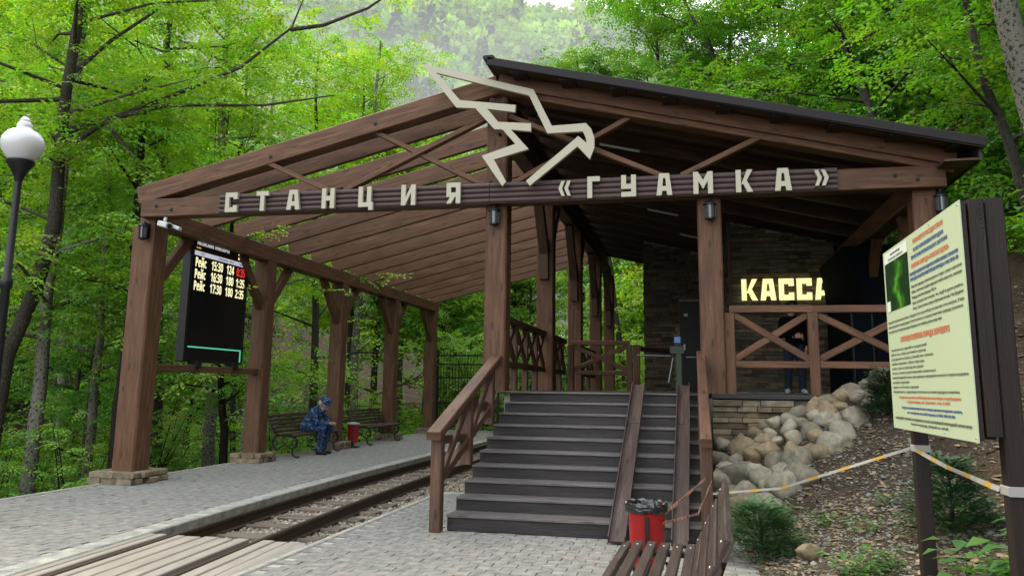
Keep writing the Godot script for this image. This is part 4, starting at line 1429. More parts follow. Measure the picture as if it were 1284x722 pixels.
func furniture() -> void:
	lantern(Vector3(-6.80, 3.62, 0.0), "black wall lantern on the leftmost canopy post beside the white camera")
	lantern(Vector3(-1.44, 3.66, 0.0), "black wall lantern on the canopy post at the head of the left stair railing")
	lantern(Vector3(1.37, 3.64, 0.0), "black wall lantern under the letter М on the post right of the steps")
	lantern(Vector3(4.05, 3.64, 0.0), "black wall lantern under the right end of the tie beam, behind the notice")
	# surveillance camera
	var t := thing("security_camera", "white security camera under the left end of the tie beam", "camera", Vector3(-6.56, 3.74, 0.03))
	var m := MB.new()
	m.beam(Vector3(0, 0, 0.02), Vector3(0.22, -0.06, 0.12), 0.1, 0.085, Vector3.UP, 0.015)
	part("housing", m.mesh(), M.white_plastic, t)
	m = MB.new()
	m.tube([Vector3(0.2, -0.06, 0.11), Vector3(0.245, -0.072, 0.13)], [0.036, 0.036], 12)
	part("lens", m.mesh(), M.black_iron, t)
	m = MB.new()
	m.beam(Vector3(0.22, -0.05, 0.02), Vector3(0.36, -0.10, 0.05), 0.06, 0.05, Vector3.UP, 0.01)
	part("floodlight", m.mesh(), M.white_plastic, t)
	m = MB.new()
	m.tube([Vector3(0.1, 0.02, 0.06), Vector3(0.1, 0.10, 0.03)], [0.025, 0.03], 8)
	part("bracket", m.mesh(), M.white_plastic, t)
	# timetable screen between the first two posts
	t = thing("timetable_screen", "tall black timetable screen with lit yellow departure times between the first two posts", "screen", Vector3(-6.86, 1.76, -2.05), PI / 2)
	box_part("case", t, M.black_iron, Vector3(0, 1.05, -0.06), Vector3(1.76, 2.12, 0.14), 0.012)
	box_part("screen", t, M.screen_glass, Vector3(0, 1.05, 0.012), Vector3(1.62, 2.0, 0.006), 0.0)
	for x in [-0.55, 0.55]:
		box_part("foot", t, M.black_iron, Vector3(x, -0.05, 0.0), Vector3(0.10, 0.12, 0.2), 0.02)
	var z := 0.018
	text_part("heading", t, M.lit_white, "РАСПИСАНИЕ ТРАНСПОРТА", Transform3D(Basis(), Vector3(-0.74, 1.945, z)), 0.062, 0.95, true)
	box_part("heading_rule", t, M.lit_yellow, Vector3(-0.69, 1.865, z), Vector3(0.12, 0.018, 0.004), 0.0)
	text_part("temperature", t, M.lit_cream, "26°C", Transform3D(Basis(), Vector3(0.50, 1.90, z)), 0.10, 0.22, true)
	box_part("column_bar", t, M.lit_lilac, Vector3(0.0, 1.775, z), Vector3(1.58, 0.075, 0.004), 0.0)
	text_part("column_title", t, M.print_black, "Рейс", Transform3D(Basis(), Vector3(-0.62, 1.775, z + 0.004)), 0.035)
	text_part("column_title", t, M.print_black, "Отправление    Места", Transform3D(Basis(), Vector3(-0.12, 1.775, z + 0.004)), 0.035)
	text_part("column_title", t, M.print_black, "Время", Transform3D(Basis(), Vector3(0.55, 1.775, z + 0.004)), 0.035)
	var rows := [["Рейс", "15:30", "124", "0:35"], ["Рейс", "16:30", "180", "1:35"], ["Рейс", "17:30", "180", "2:35"]]
	for r in 3:
		var y := 1.625 - r * 0.195
		for k in 4:
			var mat: Material = M.lit_red if r == 0 and k == 3 else M.lit_cream
			text_part("departure", t, mat, rows[r][k], Transform3D(Basis(), Vector3([-0.76, -0.30, 0.16, 0.48][k], y, z)), 0.155, [0.30, 0.34, 0.23, 0.27][k], true)
	box_part("green_line", t, M.lit_green, Vector3(0.0, 0.235, z), Vector3(1.58, 0.022, 0.004), 0.0)
	box_part("green_line", t, M.lit_green, Vector3(0.775, 0.125, z), Vector3(0.035, 0.19, 0.004), 0.0)
	# street lamp at the platform edge
	t = thing("street_lamp", "black lamp post with a white urn-shaped globe left of the canopy", "street lamp", Vector3(-6.22, 0, 3.0))
	m = MB.new()
	m.lathe(Vector3.ZERO, [Vector2(0.16, 0.0), Vector2(0.16, 0.06), Vector2(0.10, 0.12), Vector2(0.085, 0.5), Vector2(0.075, 0.55), Vector2(0.06, 0.6), Vector2(0.045, 2.4), Vector2(0.062, 2.42), Vector2(0.062, 2.5), Vector2(0.042, 2.53), Vector2(0.036, 3.66)], 18)
	part("pole", m.mesh(), M.black_iron, t)
	m = MB.new()
	m.lathe(Vector3(0, 3.6, 0), [Vector2(0.036, 0.0), Vector2(0.05, 0.06), Vector2(0.11, 0.17), Vector2(0.145, 0.22), Vector2(0.145, 0.245), Vector2(0.0, 0.245)], 20)
	part("cup", m.mesh(), M.black_iron, t)
	m = MB.new()
	m.lathe(Vector3(0, 3.845, 0), [Vector2(0.13, 0.0), Vector2(0.175, 0.05), Vector2(0.225, 0.13), Vector2(0.237, 0.20), Vector2(0.225, 0.26), Vector2(0.18, 0.325), Vector2(0.10, 0.365), Vector2(0.083, 0.385), Vector2(0.085, 0.42), Vector2(0.072, 0.44), Vector2(0.06, 0.455), Vector2(0.062, 0.475), Vector2(0.03, 0.51), Vector2(0.0, 0.52)], 28)
	part("globe", m.mesh(), M.opal_glass, t, Transform3D(Basis.from_scale(Vector3(0.93, 1, 0.93)), Vector3.ZERO))
	# benches and bins
	bench("bench", "dark red slatted bench with iron ends holding the seated man", Vector3(-6.72, 0, -5.38), PI, 2.15, M.bench_red, 4, 0.36, "benches along the platform")
	bench("bench", "dark red slatted bench with iron ends beyond the platform litter bin", Vector3(-6.72, 0, -9.1), PI, 2.15, M.bench_red, 4, 0.36, "benches along the platform")
	bench("bench", "weathered grey-brown slatted bench in the foreground near the steps", Vector3(0.86, 0, 6.0), -0.03, 2.0, M.bench_slat, 6, 0.40)
	litter_bin("red litter bin with a grey lid between the two platform benches", Vector3(-6.6, 0, -7.45), 0.3, false)
	litter_bin("red litter bin lined with a black bag, beside the ramp foot", Vector3(0.75, 0, 4.15), 0.05, true)
	# strip lights under the roof
	for p in [[-0.2, -1.55, "beside the bird's beak"], [0.6, -3.6, "above the letter У"], [0.3, -5.7, "below the letter Г"], [0.9, -7.7, "farthest back"], [1.4, -2.6, "left of the right brace"]]:
		m = MB.new()
		var y0 := roof_y(p[0]) - 0.26
		var y1 := roof_y(p[0] + 0.6) - 0.26
		m.beam(Vector3(p[0], y0, p[1]), Vector3(p[0] + 0.6, y1, p[1]), 0.045, 0.035, Vector3.UP, 0.01)
		tag(part("strip_light", m.mesh(), M.white_plastic), "unlit white strip light under the dark roof, %s" % p[2], "strip light", "strip lights under the roof slope")
	# tapes
	strip_tape("barrier_tape", "red and white tape from the bagged bin to the right handrail post", [Vector3(0.86, 0.50, 4.22), Vector3(1.2, 0.60, 2.45)], ["tape_white", "tape_red"], 0.022, 0.05)
	strip_tape("barrier_tape", "lower red and white tape between the bagged bin and handrail post", [Vector3(0.87, 0.46, 4.25), Vector3(1.12, 0.40, 3.3), Vector3(1.27, 0.60, 2.32)], ["tape_red", "tape_white"], 0.018, 0.05)
	strip_tape("barrier_tape", "yellow and white tape strung from the handrail to the notice post", [Vector3(1.26, 0.46, 2.42), Vector3(1.8, 0.60, 3.05), Vector3(2.525, 1.03, 4.30)], ["tape_white", "tape_yellow", "tape_white"], 0.020, 0.12)
	strip_tape("barrier_tape", "yellow and white tape between the two posts of the notice", [Vector3(2.525, 1.035, 4.39), Vector3(2.525, 0.98, 5.1), Vector3(2.525, 0.95, 5.93)], ["tape_white", "tape_yellow", "tape_white"], 0.026, 0.10)
	for p in [[Vector3(2.58, 1.035, 4.34), 0.100], [Vector3(2.58, 0.95, 5.98), 0.102]]:
		m = MB.new()
		m.box(p[0], Vector3(p[1], 0.045, p[1] + 0.01), 0.004)
		tag(part("tape_wrap", m.mesh(), M.tape_white), "band of barrier tape wrapped round the %s notice post" % ("far" if p[0].z < 5.0 else "near"), "barrier tape")
	# mesh fence and gate closing the far end of the platform
	t = thing("mesh_fence", "black welded mesh gate across the track beyond the canopy", "fence")
	var z0 := -14.7
	for x in [-6.95, -4.9, -3.0, -1.75]:
		beam_part("post", t, M.black_iron, Vector3(x, -0.2, z0), Vector3(x, 2.56, z0), 0.16 if x < -6.0 else 0.06, 0.08, Vector3.BACK)
	for y in [0.32, 0.9, 1.7, 2.12, 2.4]:
		m = MB.new()
		m.beam(Vector3(-6.95, y, z0), Vector3(-1.75, y, z0), 0.03, 0.045, Vector3.UP, 0.0)
		part("rail", m.mesh(), M.black_iron, t)
	for k in 52:
		var x := -6.9 + k * 0.1
		m = MB.new()
		m.beam(Vector3(x, 0.25, z0 + 0.02), Vector3(x, 2.52, z0 + 0.02), 0.016, 0.016, Vector3.BACK, 0.0)
		part("bar", m.mesh(), M.black_iron, t)

# ---------------------------------------------------------------- notice board
func info_sign() -> void:
	var t := thing("nature_notice", "large pale green printed notice on two dark brown posts", "notice board", Vector3(2.42, 1.17, 5.21), -PI / 2)
	# local x runs toward the viewer, local z faces left
	box_part("sheet", t, M.sign_sheet, Vector3(0, 0.59, 0), Vector3(1.66, 1.18, 0.006), 0.0)
	box_part("backing", t, M.sign_wood, Vector3(0, 0.59, -0.016), Vector3(1.65, 1.17, 0.02), 0.0)
	for y in [0.06, 1.10]:
		beam_part("frame_rail", t, M.sign_wood, Vector3(-0.80, y, -0.06), Vector3(0.80, y, -0.06), 0.06, 0.09)
	for x in [-0.87, 0.77]:
		beam_part("post", t, M.sign_wood, Vector3(x, -1.7, -0.16), Vector3(x, 1.19, -0.16), 0.085, 0.09, Vector3.BACK, 0.006)
		beam_part("batten", t, M.sign_wood, Vector3(x + 0.04, 0.03, -0.07), Vector3(x + 0.04, 1.18, -0.07), 0.06, 0.07, Vector3.BACK, 0.004)
	var z := 0.0045
	# the photograph of a waterfall printed on it
	var n1 := noise(71, 0.03, 4)
	var im := picture(96, 128, func(x, y):
		var u: float = absf(x - 50.0 - 9.0 * sin(y * 0.07)) / 48.0
		var a := 0.5 + 0.5 * n1.get_noise_2d(x * 2.0, y * 1.2)
		var g := clampf(1.0 - u * 2.2, 0.0, 1.0) * a
		return Color(0.05 + 0.42 * g, 0.13 + 0.65 * g + 0.12 * a, 0.06 + 0.12 * g))
	var pm := std("printed_photo", Color(1, 1, 1), 0.4)
	pm.albedo_texture = tex(im)
	var b := MB.new()
	b.quad(Vector3(-0.79, 0.765, z), Vector3(-0.79, 1.09, z), Vector3(-0.19, 1.09, z), Vector3(-0.19, 0.765, z), Vector2(0, 1), Vector2(0, 0), Vector2(1, 0), Vector2(1, 1))
	part("printed_picture", b.mesh(), pm, t)
	box_part("white_label", t, M.print_white, Vector3(-0.49, 1.128, z), Vector3(0.60, 0.07, 0.001), 0.0)
	box_part("white_label", t, M.print_white, Vector3(-0.735, 0.80, z + 0.001), Vector3(0.09, 0.07, 0.001), 0.0)
	var dc := 0.0012
	var ln := func(s: String, x: float, frac: float, h: float, w: float, mat: Material, align: int, bold: bool) -> void:
		text_part("lettering", t, mat, s, Transform3D(Basis(), Vector3(x, 1.18 * (1.0 - frac), z + 0.001)), h, w, bold, dc, align)
	ln.call("ПАМЯТНИК ПРИРОДЫ", -0.49, 0.035, 0.014, 0.26, M.print_black, 1, true)
	ln.call("«Гуамское ущелье»", -0.49, 0.058, 0.016, 0.40, M.print_black, 1, true)
	var cx := 0.25
	ln.call("ОХРАНЯЕТСЯ ГОСУДАРСТВОМ", cx, 0.045, 0.026, 0.60, M.print_red, 1, true)
	ln.call("ОСОБО ОХРАНЯЕМАЯ ПРИРОДНАЯ", cx, 0.088, 0.022, 0.60, M.print_blue, 1, true)
	ln.call("ТЕРРИТОРИЯ РЕГИОНАЛЬНОГО ЗНАЧЕНИЯ", cx, 0.123, 0.022, 0.72, M.print_blue, 1, true)
	ln.call("ПАМЯТНИК ПРИРОДЫ «ГУАМСКОЕ УЩЕЛЬЕ»", cx, 0.165, 0.026, 0.74, M.print_red, 1, true)
	ln.call("УТВЕРЖДЁН РЕШЕНИЕМ КРАСНОДАРСКОГО КРАЙИСПОЛКОМА О ПРИЗНАНИИ", 0.30, 0.204, 0.019, 0.93, M.print_blue, 1, true)
	ln.call("ПРИРОДНЫХ ОБЪЕКТОВ ПАМЯТНИКАМИ ПРИРОДЫ от 14.09.1983 № 488", 0.30, 0.231, 0.019, 0.92, M.print_blue, 1, true)
	var body := ["Памятник природы «Гуамское ущелье» создан с целью сохранения",
		"облика, типичных и редких видов растений и животных, имеющих",
		"Площадь памятника природы 350,0 га",
		"Здесь произрастают самшит, тис, падуб и другие реликты.",
		"Птицы. Горные склоны покрыты буковыми лесами. Река Курджипс"]
	for i in body.size():
		ln.call(body[i], -0.15, 0.268 + i * 0.028, 0.0165, 0.95 if i != 2 else 0.5, M.print_black, 0, false)
	var body2 := ["прорезает массив известняков, образуя стены высотой до нескольких сотен метров. Узкая",
		"колея проложена по дну ущелья. Ответственность за охрану памятника природы возложена",
		"на лесничество. По вопросам охраны обращаться по телефону, указанному ниже"]
	for i in 3:
		ln.call(body2[i], -0.79, 0.412 + i * 0.027, 0.0165, [1.58, 1.56, 1.2][i], M.print_black, 0, false)
	ln.call("В ГРАНИЦАХ ПАМЯТНИКА ПРИРОДЫ ЗАПРЕЩАЕТСЯ", 0.02, 0.52, 0.034, 1.02, M.print_red, 1, true)
	var list := ["Строительство зданий и сооружений", "рубка леса, сбор растений и цветов", "разведение костров, устройство стоянок", "мойка машин, сброс мусора", "выпас скота и проезд вне дорог", "охота, отлов и уничтожение животных", "нанесение надписей на скалы, порча деревьев, повреждение почвенного покрова и родников", "засорение территории", "шум в ночное время", "иная деятельность, нарушающая естественное состояние природного комплекса"]
	var lw := [0.85, 0.83, 0.97, 0.78, 0.76, 1.0, 1.54, 0.42, 0.62, 1.38]
	for i in list.size():
		ln.call(list[i], -0.77, 0.570 + i * 0.0255, 0.0155, lw[i], M.print_black, 0, false)
	ln.call("О нарушениях режима особой охраны просим сообщать в службу охраны", 0.0, 0.828, 0.0155, 1.25, M.print_red, 1, true)
	ln.call("г. Краснодар, ул. Красная, тел. 8-861", 0.0, 0.85, 0.0155, 0.88, M.print_red, 1, true)
	ln.call("В случае возникновения лесного пожара просим немедленно звонить", 0.03, 0.883, 0.0155, 1.2, M.print_blue, 1, true)
	ln.call("по телефону лесной охраны 8-800-100-94-00", 0.03, 0.907, 0.0155, 0.95, M.print_blue, 1, true)
	ln.call("СОБЛЮДАЙТЕ ПРАВИЛА ПОВЕДЕНИЯ НА ОСОБО ОХРАНЯЕМОЙ ПРИРОДНОЙ ТЕРРИТОРИИ", 0.0, 0.942, 0.0145, 1.52, M.print_black, 1, true)
	ln.call("Береги природу, убирай за собой", 0.0, 0.964, 0.013, 0.75, M.print_black, 1, true)
	for x in [-0.79, -0.3, 0.3, 0.80]:
		for y in [0.02, 1.16]:
			b = MB.new()
			b.lathe(Vector3.ZERO, [Vector2(0.0, 0.002), Vector2(0.006, 0.001), Vector2(0.007, -0.001)], 6)
			part("screw", b.mesh(), M.screw, t, Transform3D(Basis(Vector3.RIGHT, PI / 2), Vector3(x, y, z)))

# ---------------------------------------------------------------- boulders on the bank
func boulders() -> void:
	var shapes := []
	for i in 9: shapes.append(rock_mesh(200 + i, 9, 13, 0.35))
	var tones := [["pale grey", Color(1.2, 1.18, 1.15)], ["tan", Color(1.15, 0.97, 0.78)], ["grey", Color(0.85, 0.82, 0.78)], ["brownish", Color(0.92, 0.79, 0.64)], ["whitish", Color(1.5, 1.46, 1.4)]]
	var mats := []
	for k in tones.size():
		var m: StandardMaterial3D = M.boulder.duplicate()
		var c: Color = M.boulder.albedo_color.srgb_to_linear()
		var q: Color = tones[k][1]
		m.albedo_color = Color(minf(1, c.r * q.r), minf(1, c.g * q.g), minf(1, c.b * q.b)).linear_to_srgb()
		mats.append(m)
	# rows climb the bank against the porch wall
	var rows := [[1.46, 1.80, 1.86, 3, 0.17], [1.42, 2.20, 1.56, 5, 0.175], [1.44, 2.55, 1.26, 7, 0.165], [1.42, 2.82, 0.96, 9, 0.155], [1.44, 2.98, 0.68, 11, 0.14], [1.42, 3.05, 0.40, 12, 0.13], [1.46, 3.1, 0.16, 12, 0.115]]
	var rn := ["lowest", "second", "third", "fourth", "fifth", "sixth", "topmost"]
	var ordn := ["leftmost", "second", "third", "fourth", "fifth", "sixth", "seventh", "eighth", "ninth", "tenth", "eleventh", "twelfth", "thirteenth", "last"]
	for r in rows.size():
		var n: int = rows[r][3]
		for i in n:
			var f := float(i) / (n - 1)
			var s: float = rows[r][4] * rng.randf_range(0.66, 1.32)
			var x: float = lerpf(rows[r][0], rows[r][1], f) + rng.randf_range(-0.05, 0.05)
			var z: float = maxf(rows[r][2] + rng.randf_range(-0.1, 0.1) - f * 0.12, s * 0.95)
			var k: int = [0, 0, 2, 2, 1, 3, 4, 2][rng.randi() % 8]
			if r < 2 and k == 4: k = 0
			var y := ground_y(x, z) + s * 0.34 - 0.05 * f
			var bas := Basis(Vector3.UP, rng.randf() * TAU) * Basis(Vector3.RIGHT, rng.randf_range(-0.5, 0.5))
			bas = bas * Basis.from_scale(Vector3(rng.randf_range(1.0, 1.3), rng.randf_range(0.7, 0.92), rng.randf_range(0.85, 1.1)) * s)
			var size := "large" if s > rows[r][4] * 1.12 else "small" if s < rows[r][4] * 0.85 else "rounded"
			var o := part("boulder", shapes[rng.randi() % shapes.size()], mats[k], null, Transform3D(bas, Vector3(x, y, z)))
			tag(o, "%s %s boulder, %s of the %s row heaped against the porch wall" % [size, tones[k][0], ordn[i] if i < n - 1 else "rightmost", rn[r]], "boulder", "boulders heaped against the porch wall")
	var extra := [[Vector3(3.25, 1.45, 0.35), 0.22, 2, "brown-grey boulder on top of the heap near the notice"], [Vector3(4.4, 1.75, 3.2), 0.16, 0, "pale stone on the bank behind the notice posts"], [Vector3(4.7, 1.82, 3.0), 0.2, 2, "grey stone on the bank right of the pale one behind the notice"], [Vector3(1.95, 0.16, 3.4), 0.1, 3, "small stone below the dark juniper on the bank"]]
	for e in extra:
		var p: Vector3 = e[0]
		p.y = maxf(p.y if p.z < 1.0 else 0.0, ground_y(p.x, p.z) + 0.05)
		var o := part("boulder", shapes[rng.randi() % shapes.size()], mats[e[2]], null, Transform3D(Basis(Vector3.UP, rng.randf() * TAU) * Basis.from_scale(Vector3(1.15, 0.8, 1.0) * e[1]), p))
		tag(o, e[3], "boulder")
	# litter of chips, pebbles and dead leaves over the bank
	var xf := []
	var cols := []
	for i in 15000:
		var z := rng.randf_range(0.6, 7.0)
		var x := rng.randf_range(1.5, 5.5)
		if rng.randf() < 0.5: x = rng.randf_range(1.5, 3.4)
		var s := rng.randf_range(0.006, 0.022)
		if rng.randf() < 0.03: s *= 1.9
		xf.append(Transform3D(Basis.from_euler(Vector3(rng.randf_range(-0.4, 0.4), rng.randf() * TAU, rng.randf_range(-0.4, 0.4))) * Basis.from_scale(Vector3(1.3, 0.45, 0.9) * s), Vector3(x, ground_y(x, z) + s * 0.15, z)))
		var c := rng.randf_range(0.10, 0.34)
		var w := rng.randf_range(0.0, 0.35)
		cols.append(Color(c * (1 + w * 0.4), c, c * (1 - w)))
	for i in 900:
		var z := rng.randf_range(0.8, 6.0)
		var x := rng.randf_range(1.6, 4.6)
		xf.append(Transform3D(Basis.from_euler(Vector3(rng.randf_range(-0.3, 0.3), rng.randf() * TAU, rng.randf_range(-0.3, 0.3))) * Basis.from_scale(Vector3(0.05, 0.004, 0.028) * rng.randf_range(0.6, 1.3) if i % 3 else Vector3(0.09, 0.005, 0.005)), Vector3(x, ground_y(x, z) + 0.012, z)))
		var c := rng.randf_range(0.12, 0.42)
		cols.append(Color(c * 1.15, c * 0.85, c * 0.55))
	var g := multi("ground_litter", pebble_mesh(9, 4, 6), M.litter, xf, cols)
	tag(g, "chips of stone and dead leaves strewn over the brown bank", "litter")

# ---------------------------------------------------------------- people
# a field of tapered capsules, joined smoothly and meshed as surface nets
func nets(m: MB, bones: Array, cell: float, k: float) -> void:
	var lo := Vector3.ONE * 1e9
	var hi := -lo
	for b in bones:
		var r := maxf(b[2], b[3]) + cell * 3 + k
		lo = lo.min(b[0] - Vector3.ONE * r).min(b[1] - Vector3.ONE * r)
		hi = hi.max(b[0] + Vector3.ONE * r).max(b[1] + Vector3.ONE * r)
	var n := Vector3i(((hi - lo) / cell).ceil()) + Vector3i.ONE
	var f := PackedFloat32Array()
	f.resize(n.x * n.y * n.z)
	f.fill(1.0)
	for b in bones:
		var r: float = maxf(b[2], b[3]) + k + cell * 2
		var p0: Vector3 = b[0]
		var p1: Vector3 = b[1]
		var a := Vector3i(((p0.min(p1) - Vector3.ONE * r - lo) / cell).floor()).clamp(Vector3i.ZERO, n - Vector3i.ONE)
		var c := Vector3i(((p0.max(p1) + Vector3.ONE * r - lo) / cell).ceil()).clamp(Vector3i.ZERO, n - Vector3i.ONE)
		var ax := p1 - p0
		var l2 := maxf(ax.length_squared(), 1e-9)
		for z in range(a.z, c.z + 1):
			for y in range(a.y, c.y + 1):
				var base := (z * n.y + y) * n.x
				for x in range(a.x, c.x + 1):
					var p := lo + Vector3(x, y, z) * cell
					var t := clampf((p - p0).dot(ax) / l2, 0.0, 1.0)
					var d := (p - p0 - ax * t).length() - lerpf(b[2], b[3], t)
					var o := f[base + x]
					var h := maxf(k - absf(o - d), 0.0) / k
					f[base + x] = minf(o, d) - h * h * k * 0.25
	var ids := PackedInt32Array()
	ids.resize(n.x * n.y * n.z)
	ids.fill(-1)
	var P := PackedVector3Array()
	var N := PackedVector3Array()
	var sx := 1
	var sy := n.x
	var sz := n.x * n.y
	for z in n.z - 1:
		for y in n.y - 1:
			for x in n.x - 1:
				var i := (z * n.y + y) * n.x + x
				var neg := 0
				for q in [0, sx, sy, sx + sy, sz, sz + sx, sz + sy, sz + sx + sy]:
					if f[i + q] < 0.0: neg += 1
				if neg == 0 or neg == 8: continue
				var acc := Vector3.ZERO
				var cnt := 0
				for e in EDGES:
					var v0: float = f[i + e[0].x * sx + e[0].y * sy + e[0].z * sz]
					var v1: float = f[i + e[1].x * sx + e[1].y * sy + e[1].z * sz]
					if (v0 < 0.0) != (v1 < 0.0):
						acc += Vector3(e[0]).lerp(Vector3(e[1]), v0 / (v0 - v1))
						cnt += 1
				ids[i] = P.size()
				P.append(lo + (Vector3(x, y, z) + acc / cnt) * cell)
				var g := Vector3(f[i + sx] + f[i + sx + sy] + f[i + sx + sz] + f[i + sx + sy + sz] - f[i] - f[i + sy] - f[i + sz] - f[i + sy + sz],
					f[i + sy] + f[i + sx + sy] + f[i + sy + sz] + f[i + sx + sy + sz] - f[i] - f[i + sx] - f[i + sz] - f[i + sx + sz],
					f[i + sz] + f[i + sx + sz] + f[i + sy + sz] + f[i + sx + sy + sz] - f[i] - f[i + sx] - f[i + sy] - f[i + sx + sy])
				N.append(g.normalized())
	var u := Vector2.ZERO
	for z in range(1, n.z - 1):
		for y in range(1, n.y - 1):
			for x in range(1, n.x - 1):
				var i := (z * n.y + y) * n.x + x
				var s0 := f[i] < 0.0
				for ax in 3:
					var st: int = [sx, sy, sz][ax]
					if s0 == (f[i + st] < 0.0): continue
					var o1: int = [sy, sz, sx][ax]
					var o2: int = [sz, sx, sy][ax]
					var q := [ids[i], ids[i - o1], ids[i - o1 - o2], ids[i - o2]]
					if q.min() < 0: continue
					if not s0: q.reverse()
					m.ntri(P[q[0]], P[q[2]], P[q[1]], N[q[0]], N[q[2]], N[q[1]], u, u, u)
					m.ntri(P[q[0]], P[q[3]], P[q[2]], N[q[0]], N[q[3]], N[q[2]], u, u, u)

const EDGES := [[Vector3i(0, 0, 0), Vector3i(1, 0, 0)], [Vector3i(0, 1, 0), Vector3i(1, 1, 0)], [Vector3i(0, 0, 1), Vector3i(1, 0, 1)], [Vector3i(0, 1, 1), Vector3i(1, 1, 1)],
	[Vector3i(0, 0, 0), Vector3i(0, 1, 0)], [Vector3i(1, 0, 0), Vector3i(1, 1, 0)], [Vector3i(0, 0, 1), Vector3i(0, 1, 1)], [Vector3i(1, 0, 1), Vector3i(1, 1, 1)],
	[Vector3i(0, 0, 0), Vector3i(0, 0, 1)], [Vector3i(1, 0, 0), Vector3i(1, 0, 1)], [Vector3i(0, 1, 0), Vector3i(0, 1, 1)], [Vector3i(1, 1, 0), Vector3i(1, 1, 1)]]

func body_part(called: String, bones: Array, cell: float, k: float, mat: Material, parent: Node) -> MeshInstance3D:
	var m := MB.new()
	m.smooth = true
	nets(m, bones, cell, k)
	return part(called, m.mesh(), mat, parent)

# a hand at the wrist, pointing along fwd with the palm facing down
func hand_bones(wrist: Vector3, fwd: Vector3, down: Vector3, thumb_side: Vector3, curl: float) -> Array:
	var out := []
	var f := fwd.normalized()
	var s := thumb_side.normalized()
	var palm := wrist + f * 0.045
	out.append([wrist - f * 0.02, wrist + f * 0.02, 0.026, 0.027])
	for q in [-0.026, -0.009, 0.009, 0.026]:
		out.append([wrist + f * 0.015 + s * q * 0.7, wrist + f * 0.088 + s * q, 0.015, 0.0125])
	var lens := [0.030, 0.038, 0.042, 0.037]
	for i in 4:
		var q: float = [-0.027, -0.009, 0.009, 0.026][i]
		var a := wrist + f * 0.088 + s * q
		var b: Vector3 = a + (f * cos(curl * 0.6) + down * sin(curl * 0.6)).normalized() * lens[i]
		var c: Vector3 = b + (f * cos(curl * 1.5) + down * sin(curl * 1.5)).normalized() * lens[i] * 0.75
		out.append([a, b, 0.0095, 0.0088])
		out.append([b, c, 0.0088, 0.0075])
	var t0 := wrist + f * 0.025 + s * 0.024
	var t1 := t0 + (f * 0.6 + s * 0.7 + down * 0.3).normalized() * 0.04
	out.append([t0, t1, 0.0135, 0.0115])
	out.append([t1, t1 + (f * 0.9 + s * 0.1 + down * 0.4).normalized() * 0.032, 0.0110, 0.009])
	return out

func head_bones(c: Vector3, f: Vector3, up: Vector3) -> Array:
	# c is the middle of the skull, f where the face looks
	var s := f.cross(up).normalized()
	var u := s.cross(f).normalized()
	return [[c - f * 0.03 + u * 0.02, c + f * 0.025 + u * 0.025, 0.088, 0.082], [c + f * 0.03 - u * 0.02, c + f * 0.045 - u * 0.075, 0.066, 0.046],
		[c + f * 0.055 - u * 0.095, c + f * 0.06 - u * 0.085, 0.032, 0.03], [c + f * 0.10 + u * 0.012, c + f * 0.124 - u * 0.03, 0.010, 0.015],
		[c + f * 0.088 + u * 0.03 - s * 0.03, c + f * 0.088 + u * 0.03 + s * 0.03, 0.016, 0.016],
		[c + s * 0.086 - u * 0.03 - f * 0.005, c + s * 0.088 + u * 0.018 - f * 0.012, 0.010, 0.015], [c - s * 0.086 - u * 0.03 - f * 0.005, c - s * 0.088 + u * 0.018 - f * 0.012, 0.010, 0.015],
		[c + f * 0.09 - u * 0.068 - s * 0.018, c + f * 0.09 - u * 0.068 + s * 0.018, 0.011, 0.011]]

